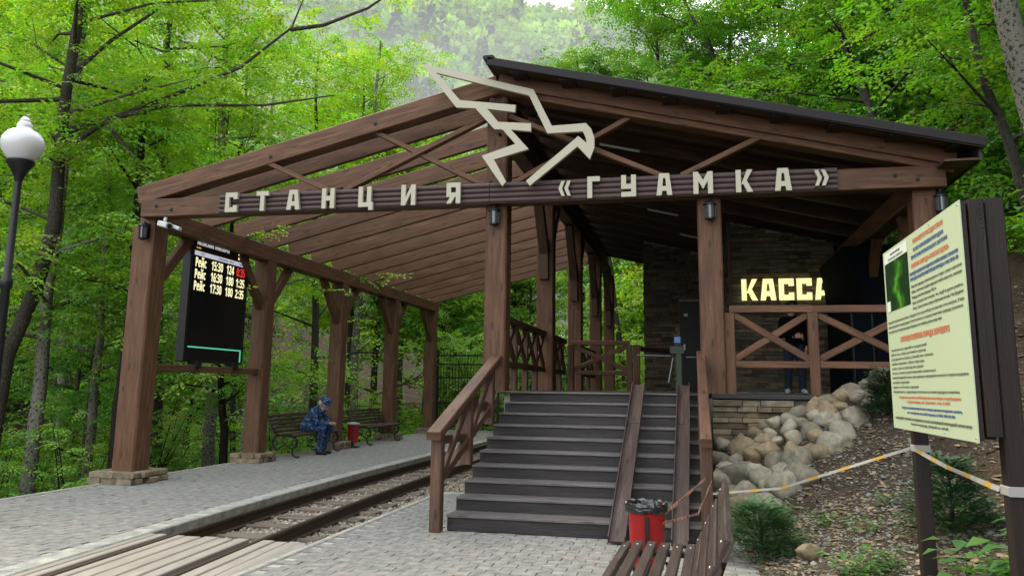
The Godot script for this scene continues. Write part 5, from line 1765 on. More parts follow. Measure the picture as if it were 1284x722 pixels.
func people() -> void:
	# the man on the platform bench: bent forward, forearms on his knees
	var t := thing("person", "man in blue camouflage and cap bent forward on the platform bench", "person", Vector3(-6.80, 0, -5.55), -0.12)
	var hip := Vector3(0.0, 0.56, 0)
	var chest := Vector3(0.20, 0.82, 0)
	var neck := Vector3(0.30, 0.94, 0)
	var face := Vector3(0.80, -0.60, 0.12).normalized()
	var head := Vector3(0.385, 1.02, 0.01)
	var legs := []
	var arms := []
	for s in [-1.0, 1.0]:
		var knee_ := Vector3(0.44, 0.53 - 0.01 * s, 0.15 * s)
		var ank := Vector3(0.36 + 0.05 * s, 0.10, 0.14 * s)
		legs.append([Vector3(0.03, 0.55, 0.09 * s), knee_, 0.098, 0.075])
		legs.append([knee_, ank, 0.068, 0.05])
		var sh := Vector3(0.235, 0.86, 0.185 * s)
		var el := Vector3(0.36, 0.63, 0.21 * s)
		var wr := Vector3(0.55, 0.62, 0.065 * s)
		arms.append([sh, el, 0.062, 0.05])
		arms.append([el, wr, 0.048, 0.034])
	var torso := [[hip, Vector3(0.07, 0.66, 0), 0.145, 0.14], [Vector3(0.07, 0.66, 0), chest, 0.14, 0.145], [chest - Vector3(0, 0, 0.09), chest + Vector3(0, 0, 0.09), 0.115, 0.115], [Vector3(0.23, 0.87, -0.15), Vector3(0.23, 0.87, 0.15), 0.07, 0.07], [hip - Vector3(0.02, 0.02, 0.08), hip + Vector3(-0.02, -0.02, 0.08), 0.115, 0.115]]
	var shrink := func(a: Array, d: float) -> Array:
		var out := []
		for b in a: out.append([b[0], b[1], b[2] - d, b[3] - d])
		return out
	var bm := MB.new()
	bm.smooth = true
	nets(bm, shrink.call(torso + arms + legs, 0.016) + [[neck, head - Vector3(0.02, 0.03, 0), 0.05, 0.052]], 0.016, 0.03)
	nets(bm, head_bones(head, face, Vector3(0.6, 0.8, 0)), 0.006, 0.014)
	for s in [-1.0, 1.0]:
		nets(bm, hand_bones(Vector3(0.545, 0.625, 0.068 * s), Vector3(0.85, -0.05, -0.5 * s), Vector3.DOWN, Vector3(0.4, 0.35, -0.2 * s), 0.75), 0.0042, 0.006)
	var body := part("body", bm.mesh(), M.skin, t)
	var jacket := torso.slice(0, 4) + arms + [[neck - Vector3(0.05, 0.035, 0), neck - Vector3(0.01, 0.0, 0), 0.075, 0.062]]
	body_part("jacket", jacket, 0.012, 0.04, M.camouflage, t)
	var wide := []
	for b in legs: wide.append([b[0], b[1], b[2] + 0.004, b[3] + 0.014])
	body_part("trousers", wide + [torso[4]], 0.012, 0.03, M.camouflage, t)
	for s in [-1.0, 1.0]:
		var a := Vector3(0.36 + 0.05 * s, 0.0, 0.14 * s)
		body_part("shoe", [[a + Vector3(-0.05, 0.05, 0), a + Vector3(0.02, 0.06, 0), 0.05, 0.05], [a + Vector3(0.0, 0.04, 0), a + Vector3(0.15, 0.034, 0.02 * s), 0.042, 0.036], [a + Vector3(0, 0.06, 0), a + Vector3(0, 0.12, 0), 0.048, 0.046]], 0.01, 0.02, M.shoe_black, t)
	var up := Vector3(0.6, 0.8, 0).normalized()
	var side := face.cross(up).normalized()
	up = side.cross(face).normalized()
	body_part("cap", [[head - face * 0.035 + up * 0.045, head + face * 0.03 + up * 0.055, 0.09, 0.085], [head + face * 0.02 + up * 0.075 - side * 0.03, head + face * 0.02 + up * 0.075 + side * 0.03, 0.075, 0.075], [head + face * 0.10 + up * 0.055 - side * 0.035, head + face * 0.155 + up * 0.04 - side * 0.03, 0.012, 0.008], [head + face * 0.10 + up * 0.055 + side * 0.035, head + face * 0.155 + up * 0.04 + side * 0.03, 0.012, 0.008], [head + face * 0.10 + up * 0.058, head + face * 0.16 + up * 0.042, 0.014, 0.009]], 0.007, 0.015, M.camouflage, t)
	body_part("hair", [[head - face * 0.055 - up * 0.02 - side * 0.03, head - face * 0.055 - up * 0.02 + side * 0.03, 0.066, 0.066], [head - face * 0.02 - up * 0.02 - side * 0.06, head + face * 0.0 - up * 0.05 - side * 0.062, 0.03, 0.02], [head - face * 0.02 - up * 0.02 + side * 0.06, head + face * 0.0 - up * 0.05 + side * 0.062, 0.03, 0.02]], 0.007, 0.012, M.grey_hair, t)
	body_part("beard", [[head + face * 0.05 - up * 0.085 - side * 0.03, head + face * 0.05 - up * 0.085 + side * 0.03, 0.033, 0.033], [head + face * 0.06 - up * 0.10, head + face * 0.07 - up * 0.12, 0.034, 0.02]], 0.007, 0.012, M.grey_hair, t)
	for s in [-1.0, 1.0]:
		var em := MB.new()
		em.lathe(head + face * 0.088 + up * 0.012 + side * 0.032 * s, [Vector2(0, 0.009), Vector2(0.008, 0.004), Vector2(0.008, -0.004), Vector2(0, -0.009)], 8)
		part("eye", em.mesh(), M.shoe_black, t)
	var ph := thing("phone", "small dark phone in the seated man's hands", "phone", Vector3(-6.80, 0, -5.55), -0.12)
	box_part("case", ph, M.black_iron, Vector3(0.655, 0.605, 0.0), Vector3(0.075, 0.01, 0.15), 0.003)
	box_part("screen", ph, M.lantern_glass, Vector3(0.655, 0.6115, 0.0), Vector3(0.066, 0.002, 0.135), 0.0)

	# someone in dark clothes at the ticket window, seen through the railing
	t = thing("person", "person in dark jacket and jeans standing behind the porch railing", "person", Vector3(2.70, FLOOR_Y, -3.3), 0.0)
	t.scale = Vector3.ONE * 0.94
	legs = []
	arms = []
	for s in [-1.0, 1.0]:
		legs.append([Vector3(0.085 * s, 0.78, 0), Vector3(0.105 * s, 0.43, 0.02), 0.088, 0.065])
		legs.append([Vector3(0.105 * s, 0.43, 0.02), Vector3(0.115 * s, 0.07, -0.01), 0.064, 0.048])
	arms.append([Vector3(-0.175, 1.24, 0), Vector3(-0.215, 0.99, 0.02), 0.055, 0.046])
	arms.append([Vector3(-0.215, 0.99, 0.02), Vector3(0.0, 0.955, 0.17), 0.044, 0.032])
	arms.append([Vector3(0.175, 1.24, 0), Vector3(0.225, 0.98, -0.02), 0.055, 0.046])
	arms.append([Vector3(0.225, 0.98, -0.02), Vector3(0.19, 0.77, 0.08), 0.044, 0.032])
	torso = [[Vector3(0, 0.82, 0), Vector3(0, 1.02, 0), 0.125, 0.125], [Vector3(-0.06, 0.82, 0), Vector3(0.06, 0.82, 0), 0.11, 0.11], [Vector3(-0.07, 1.14, 0), Vector3(0.07, 1.14, 0), 0.125, 0.125], [Vector3(-0.13, 1.24, 0), Vector3(0.13, 1.24, 0), 0.065, 0.065]]
	face = Vector3(-0.7, -0.35, -0.5).normalized()
	head = Vector3(-0.02, 1.44, 0.05)
	bm = MB.new()
	bm.smooth = true
	nets(bm, shrink.call(torso + arms + legs, 0.014) + [[Vector3(0, 1.27, 0), head - Vector3(0, 0.05, 0.02), 0.05, 0.05]], 0.016, 0.03)
	nets(bm, head_bones(head, face, Vector3.UP), 0.007, 0.014)
	nets(bm, hand_bones(Vector3(0.0, 0.955, 0.172), Vector3(0.9, 0.1, 0.3), Vector3(0, -0.5, -0.8), Vector3(0, 1, 0), 0.8), 0.0045, 0.006)
	nets(bm, hand_bones(Vector3(0.19, 0.765, 0.085), Vector3(-0.1, -1.0, 0.2), Vector3(-0.9, 0, 0.2), Vector3(0, 0.2, 1), 0.7), 0.0045, 0.006)
	part("body", bm.mesh(), M.skin, t)
	body_part("jacket", torso + arms + [[Vector3(0, 1.26, 0), Vector3(0, 1.31, 0), 0.075, 0.06]], 0.014, 0.035, M.jacket_black, t)
	wide = []
	for b in legs: wide.append([b[0], b[1], b[2] + 0.005, b[3] + 0.012])
	body_part("jeans", wide + [[Vector3(-0.06, 0.80, 0), Vector3(0.06, 0.80, 0), 0.113, 0.113]], 0.014, 0.03, M.jeans, t)
	for s in [-1.0, 1.0]:
		var a := Vector3(0.118 * s, 0, 0)
		body_part("shoe", [[a + Vector3(0, 0.045, -0.05), a + Vector3(0.01 * s, 0.05, 0.02), 0.045, 0.045], [a + Vector3(0.01 * s, 0.04, 0.02), a + Vector3(0.03 * s, 0.032, 0.14), 0.042, 0.034]], 0.01, 0.02, M.shoe_grey, t)
	up = Vector3.UP
	side = face.cross(up).normalized()
	up = side.cross(face).normalized()
	body_part("hair", [[head - face * 0.045 + up * 0.04, head + face * 0.02 + up * 0.055, 0.088, 0.075], [head - face * 0.06 - up * 0.02, head - face * 0.05 - up * 0.05, 0.07, 0.05]], 0.009, 0.015, M.shoe_black, t)

# ---------------------------------------------------------------- trees
var sprays := []
var far_spray: ArrayMesh
var fir_spray: ArrayMesh
var plant_mesh: ArrayMesh

func leaf(m: MB, at: Vector3, dir: Vector3, up: Vector3, l: float, w: float) -> void:
	var d := dir.normalized()
	var s := d.cross(up).normalized()
	var u := s.cross(d)
	var a := at
	var tip := at + d * l - u * l * 0.12
	var mid := at + d * l * 0.5
	var le := at + d * l * 0.42 - s * w + u * w * 0.25
	var ri := at + d * l * 0.42 + s * w + u * w * 0.25
	m.tri(a, le, mid); m.tri(le, tip, mid); m.tri(a, mid, ri); m.tri(mid, tip, ri)

func make_leaf_meshes() -> void:
	var r := RandomNumberGenerator.new()
	r.seed = 5
	for v in 3:
		var m := MB.new()
		for tw in 5:
			var ang := (tw - 2) * 0.42 + r.randf_range(-0.15, 0.15)
			var L := r.randf_range(0.34, 0.55) * (1.0 - 0.12 * absf(tw - 2))
			var start := Vector3(0.10 * absf(tw - 2) * 0.0 + 0.06 * tw, 0, 0)
			var d := Vector3(cos(ang), r.randf_range(-0.25, 0.10), sin(ang)).normalized()
			var n := int(L / 0.062)
			for i in n:
				var p := start + d * (0.06 + i * 0.062) + Vector3(0, -0.10 * pow(float(i) / n, 2.0), 0)
				var sgn := 1.0 if i % 2 else -1.0
				var side := d.cross(Vector3.UP).normalized() * sgn
				var ld := (d * 0.65 + side * 0.8 + Vector3(0, r.randf_range(-0.35, 0.1), 0)).normalized()
				var up := Vector3(r.randf_range(-0.35, 0.35), 1, r.randf_range(-0.35, 0.35)).normalized()
				var s := r.randf_range(0.82, 1.18)
				m.col = Color(r.randf_range(0.85, 1.15), r.randf_range(0.9, 1.1), r.randf_range(0.8, 1.1))
				leaf(m, p, ld, up, 0.094 * s, 0.030 * s)
			m.col = Color(0.5, 0.3, 0.4)
		sprays.append(m.mesh())
	var fm := MB.new()
	for i in 26:
		var p := Vector3(r.randf_range(-0.5, 0.5), r.randf_range(-0.14, 0.14), r.randf_range(-0.5, 0.5))
		fm.col = Color(r.randf_range(0.85, 1.15), r.randf_range(0.9, 1.1), r.randf_range(0.8, 1.1))
		leaf(fm, p, Vector3(r.randf_range(-1, 1), r.randf_range(-0.5, 0.2), r.randf_range(-1, 1)), Vector3(r.randf_range(-0.4, 0.4), 1, r.randf_range(-0.4, 0.4)).normalized(), 0.2, 0.065)
	far_spray = fm.mesh()
	# a conifer twig with short needles
	var nm := MB.new()
	for i in 34:
		var f := float(i) / 34
		for s in [-1.0, 1.0]:
			var p := Vector3(f * 0.3, -0.05 * f * f, 0)
			var dr := Vector3(0.7, r.randf_range(-0.2, 0.5), s * r.randf_range(0.5, 1.0)).normalized()
			var l := 0.036 * (1.0 - 0.5 * f)
			var w := dr.cross(Vector3.UP).normalized() * 0.0035
			nm.tri(p - w, p + dr * l, p + w)
	for br in [-1.0, 1.0]:
		for i in 14:
			var f := float(i) / 14
			for s in [-1.0, 1.0]:
				var p := Vector3(0.08 + f * 0.12, 0, br * f * 0.12)
				var dr := Vector3(0.6 - br * s * 0.5, r.randf_range(-0.2, 0.5), s * 0.6 + br * 0.3).normalized()
				var w := dr.cross(Vector3.UP).normalized() * 0.0035
				nm.tri(p - w, p + dr * 0.03, p + w)
	fir_spray = nm.mesh()
	# a low broad-leaved plant
	var pm := MB.new()
	for i in 11:
		var a := TAU * i / 11 + r.randf_range(-0.3, 0.3)
		var h := r.randf_range(0.04, 0.24)
		var out := r.randf_range(0.03, 0.13)
		var p := Vector3(cos(a) * out, h, sin(a) * out)
		pm.col = Color(r.randf_range(0.8, 1.2), r.randf_range(0.85, 1.15), r.randf_range(0.8, 1.1))
		leaf(pm, p, Vector3(cos(a), r.randf_range(-0.3, 0.2), sin(a)), Vector3(r.randf_range(-0.3, 0.3), 1, r.randf_range(-0.3, 0.3)).normalized(), r.randf_range(0.07, 0.11), 0.034)
		pm.col = Color(0.6, 0.7, 0.5)
		var w := Vector3(-sin(a), 0, cos(a)) * 0.003
		pm.tri(Vector3.ZERO - w, p, Vector3.ZERO + w)
	plant_mesh = pm.mesh()

# leafy twigs round the given points
func crown(parent: Node3D, called: String, pts: Array, per: int, spread: float, tint: Color, size: float, r: RandomNumberGenerator, mesh: ArrayMesh = null) -> void:
	var xf := []
	var cols := []
	for p in pts:
		var local := r.randf_range(0.78, 1.22)
		for i in per:
			var o := Vector3(r.randfn(0, 1), r.randfn(0, 0.42), r.randfn(0, 1)) * spread
			var yaw := r.randf() * TAU
			var b := Basis(Vector3.UP, yaw) * Basis(Vector3.BACK, r.randf_range(-0.5, 0.15)) * Basis(Vector3.RIGHT, r.randf_range(-0.45, 0.45))
			var s := size * r.randf_range(0.62, 1.35)
			xf.append(Transform3D(b.scaled(Vector3.ONE * s), p + o))
			var k := local * r.randf_range(0.8, 1.2)
			cols.append(Color(tint.r * k * r.randf_range(0.72, 1.25), tint.g * k, tint.b * k * r.randf_range(0.7, 1.5)))
	multi(called, mesh if mesh else sprays[r.randi() % 3], M.leaf, xf, cols, parent)

# trunk: points relative to the base; limbs grow between from..1 of it
func tree(called: String, label: String, group: String, at: Vector3, trunk: Array, radius: float, bark: Material, opt := {}) -> Node3D:
	var r := RandomNumberGenerator.new()
	r.seed = opt.get("seed", 1)
	var t := thing(called, label, opt.get("category", "tree"), at, 0.0, group)
	var m := MB.new()
	var path := []
	var radii := []
	var n := 9
	for i in n + 1:
		var f := float(i) / n
		var q := f * (trunk.size() - 1)
		var a: int = mini(int(q), trunk.size() - 2)
		var p: Vector3 = trunk[a].lerp(trunk[a + 1], q - a)
		if i: p += Vector3(r.randf_range(-1, 1), 0, r.randf_range(-1, 1)) * radius * 0.35
		path.append(p)
		radii.append(radius * (1.35 if i == 0 else 1.0) * lerpf(1.0, opt.get("taper", 0.25), f))
	m.tube(path, radii, 10, 0.05, float(opt.get("seed", 1)))
	var ends := []
	var from: float = opt.get("from", 0.35)
	var limbs: int = opt.get("limbs", 14)
	var reach: float = opt.get("reach", 2.6)
	for i in limbs:
		var f := lerpf(from, 0.98, (i + r.randf()) / limbs)
		var q := f * n
		var a: int = mini(int(q), n - 1)
		var p: Vector3 = path[a].lerp(path[a + 1], q - a)
		var yaw := i * 2.4 + r.randf_range(-0.5, 0.5)
		var L := reach * lerpf(1.0, 0.45, (f - from) / (1.0 - from)) * r.randf_range(0.7, 1.25)
		var d := Vector3(cos(yaw), r.randf_range(0.15, 0.6), sin(yaw)).normalized()
		var e1 := p + d * L * 0.5
		var e2 := p + d * L + Vector3(0, -0.06 * L, 0) + Vector3(r.randf_range(-0.2, 0.2), 0, r.randf_range(-0.2, 0.2)) * L
		var rr: float = radii[a] * 0.42
		m.tube([p, e1, e2], [rr, rr * 0.6, rr * 0.2], 5, 0.0, 1.0, false)
		ends.append(e1.lerp(e2, 0.2))
		ends.append(e1.lerp(e2, 0.65))
		ends.append(e2)
		# a side twig
		var e3 := e1 + (d + Vector3(r.randf_range(-1, 1), r.randf_range(-0.1, 0.4), r.randf_range(-1, 1))).normalized() * L * 0.45
		m.tube([e1, e3], [rr * 0.4, rr * 0.12], 4, 0.0, 1.0, false)
		ends.append(e3)
	ends.append(path[-1])
	part("trunk", m.mesh(), bark, t)
	crown(t, "crown", ends, opt.get("per", 8), opt.get("spread", 0.5), opt.get("tint", LEAF_BRIGHT), opt.get("size", 1.0), r, far_spray if opt.get("far", false) else null)
	return t

const LEAF_BRIGHT := Color(0.30, 0.475, 0.095)
const LEAF_MID := Color(0.15, 0.31, 0.06)
const LEAF_DEEP := Color(0.09, 0.225, 0.04)

func copy_tree(src: Node3D, at: Vector3, turn: float, s: float, label: String, group: String) -> Node3D:
	var c: Node3D = src.duplicate()
	c.name = numbered(String(src.name).rstrip("0123456789").rstrip("_"))
	add_child(c)
	c.position = at
	c.rotation.y = turn
	c.scale = Vector3.ONE * s
	tag(c, label, "", group)
	return c

func from_eye(deg: float, dist: float) -> Vector3:   # a spot at that bearing left of straight down the track, on the ground
	var a := deg_to_rad(deg)
	var x := 1.1 - dist * sin(a)
	var z := 10.33 - dist * cos(a)
	return Vector3(x, ground_y(x, z), z)

func forest() -> void:
	var r := RandomNumberGenerator.new()
	r.seed = 99
	# --- trees one can tell apart
	var base := Vector3(-11.75, ground_y(-11.75, -2.6), -2.6)
	var t := tree("tree", "dark rough-barked leaning tree behind the street lamp with long spreading limbs", "", base, [Vector3(0, 0, 0), Vector3(0.3, 4.2, 0.25), Vector3(1.2, 6.4, 0.4), Vector3(1.55, 8.6, 0.75), Vector3(1.85, 10.8, 1.05), Vector3(2.1, 13.5, 1.2)], 0.155, M.bark, {"seed": 3, "limbs": 12, "from": 0.62, "reach": 3.0, "per": 9, "taper": 0.45})
	var limbs := [[Vector3(-10.5, 5.5, -1.94), Vector3(-9.5, 6.2, -2.05), Vector3(-8.34, 6.66, -2.23), Vector3(-7.02, 7.22, -2.43), Vector3(-6.05, 7.97, -2.52), Vector3(-5.82, 8.5, -2.48)],
		[Vector3(-10.45, 5.9, -1.9), Vector3(-9.8, 6.15, -1.98), Vector3(-8.34, 6.52, -2.26), Vector3(-6.6, 6.54, -2.65), Vector3(-5.3, 6.74, -2.9)],
		[Vector3(-6.05, 7.93, -2.5), Vector3(-5.3, 7.85, -2.3), Vector3(-4.4, 8.05, -2.2), Vector3(-3.6, 8.45, -2.1)],
		[Vector3(-10.14, 7.0, -1.75), Vector3(-9.33, 7.71, -1.83), Vector3(-8.22, 8.45, -1.95), Vector3(-7.4, 9.3, -1.9)],
		[Vector3(-10.3, 6.6, -1.8), Vector3(-11.2, 6.4, -1.2), Vector3(-12.0, 5.7, -0.7), Vector3(-12.6, 5.2, -0.3)],
		[Vector3(-9.5, 6.2, -2.05), Vector3(-8.6, 5.2, -2.2), Vector3(-8.0, 4.3, -2.3)]]
	for i in limbs.size():
		var m := MB.new()
		var p := []
		var rad := []
		for q in limbs[i].size():
			p.append(limbs[i][q] - base)
			rad.append(lerpf(0.062 if i < 2 else 0.045, 0.012, float(q) / (limbs[i].size() - 1)))
		m.tube(p, rad, 7, 0.04, i)
		var lb := part("limb", m.mesh(), M.bark, t)
		var ends := []
		for q in range(1, p.size()):
			ends.append(p[q])
			if q > 1: ends.append(p[q].lerp(p[q - 1], 0.5) + Vector3(0, 0.15, 0))
		if i == 2:
			crown(lb, "leaves", ends, 4, 0.30, LEAF_BRIGHT, 0.75, r)
		elif i < 2:
			crown(lb, "leaves", ends.slice(2), 3, 0.5, LEAF_BRIGHT, 0.85, r)
		else:
			crown(lb, "leaves", ends, 6, 0.5, LEAF_BRIGHT, 0.9, r)
	var spots := [
		["tall straight grey trunk above the left end of the gable", Vector3(-11.99, 0, -7.9), [Vector3(0, 0, 0), Vector3(0.1, 4.5, 0.5), Vector3(0.45, 10.5, 1.4), Vector3(0.7, 15, 2.0)], 0.17, M.bark, {"seed": 4, "from": 0.5, "limbs": 18, "reach": 3.2, "per": 8}],
		["slim grey trunk rising behind the left slope of the canopy", Vector3(-12.14, 0, -11.8), [Vector3(0, 0, 0), Vector3(0.25, 8.0, 1.2), Vector3(0.65, 14.0, 2.0)], 0.10, M.bark, {"seed": 5, "from": 0.45, "limbs": 18, "reach": 2.8, "per": 8}],
		["pale smooth trunk far behind the lamp globe", Vector3(-18.8, 0, -12.6), [Vector3(0, 0, 0), Vector3(0.6, 11, 1.7), Vector3(0.8, 16, 2.2)], 0.17, M.bark_pale, {"seed": 6, "from": 0.55, "limbs": 16, "reach": 3.2, "per": 8}],
		["pale mottled trunk left of the leftmost canopy post", Vector3(-11.6, 0, -4.9), [Vector3(0, 0, 0), Vector3(0.35, 2.6, 0.3), Vector3(0.55, 5.6, 0.6), Vector3(0.9, 9.5, 1.2)], 0.13, M.bark_pale, {"seed": 7, "from": 0.45, "limbs": 14, "reach": 2.2, "per": 8}],
		["dark trunk close behind the leftmost canopy post", Vector3(-9.6, 0, -3.4), [Vector3(0, 0, 0), Vector3(0.1, 3.5, 0.2), Vector3(0.2, 9.0, 0.4)], 0.19, M.bark_dark, {"seed": 8, "from": 0.55, "limbs": 12, "reach": 1.7, "per": 7}],
		["dark slim trunk left of the second canopy post", Vector3(-9.2, 0, -6.3), [Vector3(0, 0, 0), Vector3(0.1, 1.6, 0.2), Vector3(-0.05, 3.4, 0.4), Vector3(0.2, 8.0, 0.5)], 0.12, M.bark_dark, {"seed": 9, "from": 0.4, "limbs": 12, "reach": 1.3, "per": 7}],
	]
	for s in spots:
		var b: Vector3 = s[1]
		b.y = ground_y(b.x, b.z) - 0.1
		tree("tree", s[0], "", b, s[2], s[3], s[4], s[5])
	# the two leaning trunks at the upper right
	tree("tree", "pale lichened trunk leaning in at the upper right corner", "", Vector3(6.35, ground_y(6.35, -2.2) - 0.2, -2.2), [Vector3(0, 0, 0), Vector3(-0.3, 2.0, 0.3), Vector3(-0.73, 4.6, 0.8), Vector3(-1.06, 5.9, 1.1), Vector3(-1.6, 9.0, 1.6)], 0.19, M.bark_pale, {"seed": 12, "from": 0.72, "limbs": 8, "reach": 2.6, "per": 8, "tint": LEAF_DEEP, "taper": 0.6})
	tree("tree", "darker leaning trunk behind the pale one at upper right", "", Vector3(7.2, ground_y(7.2, -4.3) - 0.2, -4.3), [Vector3(0, 0, 0), Vector3(-0.7, 2.0, 0.4), Vector3(-1.3, 3.9, 0.8), Vector3(-1.9, 7.5, 1.2)], 0.13, M.bark, {"seed": 13, "from": 0.5, "limbs": 10, "reach": 2.4, "per": 8, "tint": LEAF_MID})
	tree("tree", "broad leafy tree leaning out from the slope over the roof ridge", "", Vector3(6.3, ground_y(6.3, -13.5) - 0.2, -13.5), [Vector3(0, 0, 0), Vector3(-1.6, 4.0, -0.2), Vector3(-3.6, 8.0, -0.6), Vector3(-5.4, 12.5, -1.0)], 0.17, M.bark, {"seed": 14, "from": 0.42, "limbs": 22, "reach": 3.4, "per": 10, "tint": LEAF_MID})
	tree("tree", "bright leafy tree on the slope over the middle of the roof edge", "", Vector3(6.6, ground_y(6.6, -9.0) - 0.2, -9.0), [Vector3(0, 0, 0), Vector3(-0.9, 4.0, 0.2), Vector3(-2.0, 8.0, 0.2), Vector3(-2.6, 12.0, 0.4)], 0.15, M.bark, {"seed": 15, "from": 0.35, "limbs": 22, "reach": 3.2, "per": 10, "tint": LEAF_MID})
	tree("tree", "bright tree at the foot of the hazy hill left of the bird's wing", "", from_eye(20.5, 34.0), [Vector3(0, 0, 0), Vector3(0.1, 5.0, 0), Vector3(0.2, 9.0, 0), Vector3(0.1, 12.6, 0)], 0.12, M.bark, {"seed": 16, "from": 0.3, "limbs": 22, "reach": 2.8, "per": 10})
	tree("tree", "lower bright tree peeping over the left roof slope under the bird's wing", "", from_eye(17.6, 36.0), [Vector3(0, 0, 0), Vector3(0.1, 4.0, 0), Vector3(0.2, 8.0, 0), Vector3(0.1, 10.6, 0)], 0.11, M.bark, {"seed": 17, "from": 0.3, "limbs": 20, "reach": 2.5, "per": 10})
	tree("tree", "tall bright tree on the river side left of the hazy hill", "", from_eye(24.0, 33.0), [Vector3(0, 0, 0), Vector3(0.1, 6.0, 0), Vector3(0.3, 12.0, 0), Vector3(0.1, 17.0, 0)], 0.14, M.bark, {"seed": 18, "from": 0.3, "limbs": 26, "reach": 3.2, "per": 10})
	tree("tree", "leafy tree rising behind the ridge right of the hazy hill", "", Vector3(-1.0, ground_y(-1.0, -18.6) - 0.2, -18.6), [Vector3(0, 0, 0), Vector3(-0.5, 4.5, 0), Vector3(-1.2, 9.5, 0.2), Vector3(-1.9, 14.2, 0.2)], 0.15, M.bark, {"seed": 19, "from": 0.5, "limbs": 26, "reach": 2.7, "per": 15, "tint": LEAF_MID})
	tree("tree", "taller leafy tree behind the roof, just right of the one at the ridge", "", Vector3(1.6, ground_y(1.6, -18.4) - 0.2, -18.4), [Vector3(0, 0, 0), Vector3(-0.7, 4.5, 0), Vector3(-1.4, 9.0, 0.2), Vector3(-1.6, 15.0, 0.2)], 0.16, M.bark, {"seed": 20, "from": 0.4, "limbs": 28, "reach": 3.1, "per": 15, "tint": LEAF_MID})
	tree("tree", "tall dense tree behind the roof above the letters АМ", "", from_eye(-3.0, 29.0), [Vector3(0, 0, 0), Vector3(0.2, 5.0, 0), Vector3(0.1, 10.0, 0.2), Vector3(0.3, 15.5, 0.2)], 0.16, M.bark, {"seed": 21, "from": 0.3, "limbs": 28, "reach": 3.3, "per": 14, "tint": LEAF_MID})
	tree("tree", "tall dense tree behind the roof above the letter К", "", from_eye(-7.0, 27.0), [Vector3(0, 0, 0), Vector3(0.2, 5.0, 0), Vector3(-0.1, 10.0, 0.2), Vector3(-0.3, 14.5, 0.2)], 0.16, M.bark, {"seed": 22, "from": 0.25, "limbs": 28, "reach": 3.3, "per": 14, "tint": LEAF_MID})
	# --- kinds to be repeated
	var kinds := []
	for k in 6:
		var far := k >= 3
		var h: float = [13.0, 15.0, 11.0, 14.0, 16.0, 12.0][k]
		var lean := Vector3(r.randf_range(-0.6, 0.6), 0, r.randf_range(-0.6, 0.6))
		var o := tree("tree", "leafy tree", "", Vector3(0, -300, 0), [Vector3(0, 0, 0), Vector3(0, h * 0.4, 0) + lean * 0.4, Vector3(0, h * 0.7, 0) + lean, Vector3(0, h, 0) + lean * 1.3], [0.13, 0.16, 0.10, 0.15, 0.18, 0.13][k], M.bark if k != 1 else M.bark_pale, {"seed": 30 + k, "from": [0.16, 0.25, 0.12, 0.14, 0.2, 0.1][k], "limbs": 22, "reach": [3.0, 3.4, 2.6, 3.3, 3.6, 2.9][k], "per": 8 if not far else 5, "spread": 0.55 if not far else 0.65, "tint": [LEAF_BRIGHT, LEAF_BRIGHT, LEAF_MID, LEAF_BRIGHT, LEAF_MID, LEAF_DEEP][k], "far": far, "size": 1.05 if not far else 1.25})
		kinds.append(o)
	var used := []
	var put := func(deg: float, dist: float, k: int, s: float, label: String, group: String) -> void:
		var p := from_eye(deg, dist)
		p.y -= 0.15
		if k in used:
			copy_tree(kinds[k], p, r.randf() * TAU, s, label, group)
		else:
			used.append(k)
			kinds[k].position = p
			kinds[k].rotation.y = r.randf() * TAU
			kinds[k].scale = Vector3.ONE * s
			tag(kinds[k], label, "", group)
	# left of the platform
	var placed := []
	var tries := 0
	while placed.size() < 50 and tries < 6000:
		tries += 1
		var deg := r.randf_range(15.0, 52.0)
		var dist := sqrt(r.randf_range(17.0 * 17.0, 64.0 * 64.0))
		var p := from_eye(deg, dist)
		if p.x > -10.4 or (p.x < -16.5 and p.x > -27.0): continue
		var ok := true
		for q in placed:
			if Vector2(p.x - q.x, p.z - q.z).length() < (3.2 if dist < 34.0 else 4.6): ok = false
		if not ok: continue
		placed.append(p)
		var k := (r.randi() % 3) if dist < 33.0 else 3 + (r.randi() % 2)
		var s := r.randf_range(0.75, 1.15)
		if deg < 25.0:
			var limit := lerpf(15.5, 25.0, clampf((deg - 16.0) / 9.0, 0.0, 1.0))
			var top := dist * tan(deg_to_rad(limit)) + 1.4 - p.y
			s = minf(s, top / 14.5)
			if s < 0.3: continue
		put.call(deg, dist, k, s, "slender leafy tree in the forest left of the platform", "trees in the forest left of the platform")
	# behind the station
	for i in 22:
		var deg := r.randf_range(-6.0, 15.0)
		var dist := r.randf_range(33.0, 62.0)
		var p := from_eye(deg, dist)
		var limit := 15.0 if deg > 2.0 else 24.0
		var s: float = minf(r.randf_range(0.7, 1.1), (dist * tan(deg_to_rad(limit)) + 1.4 - p.y) / 14.0)
		if s < 0.25: continue
		put.call(deg, dist, 3 + (r.randi() % 3), s, "leafy tree on the slope beyond the far end of the canopy", "trees beyond the far end of the canopy")
	# the slope on the right
	for i in 64:
		var deg := r.randf_range(-25.0, 5.0)
		var dist := sqrt(r.randf_range(15.0 * 15.0, 56.0 * 56.0))
		var p := from_eye(deg, dist)
		if p.x < 6.4: continue
		put.call(deg, dist, [2, 2, 5][r.randi() % 3] if dist < 30.0 else 5, r.randf_range(0.8, 1.15), "dense green tree on the steep slope above the roof", "trees on the slope above the roof")
	for g in [["trees in the forest left of the platform", "slender leafy tree"], ["trees beyond the far end of the canopy", "leafy slope tree"], ["trees on the slope above the roof", "dense green tree"]]:
		label_by_place(get_children().filter(func(o): return o.get_meta("group", "") == g[0]), g[1])
	for k in 6:
		if not k in used: kinds[k].free()

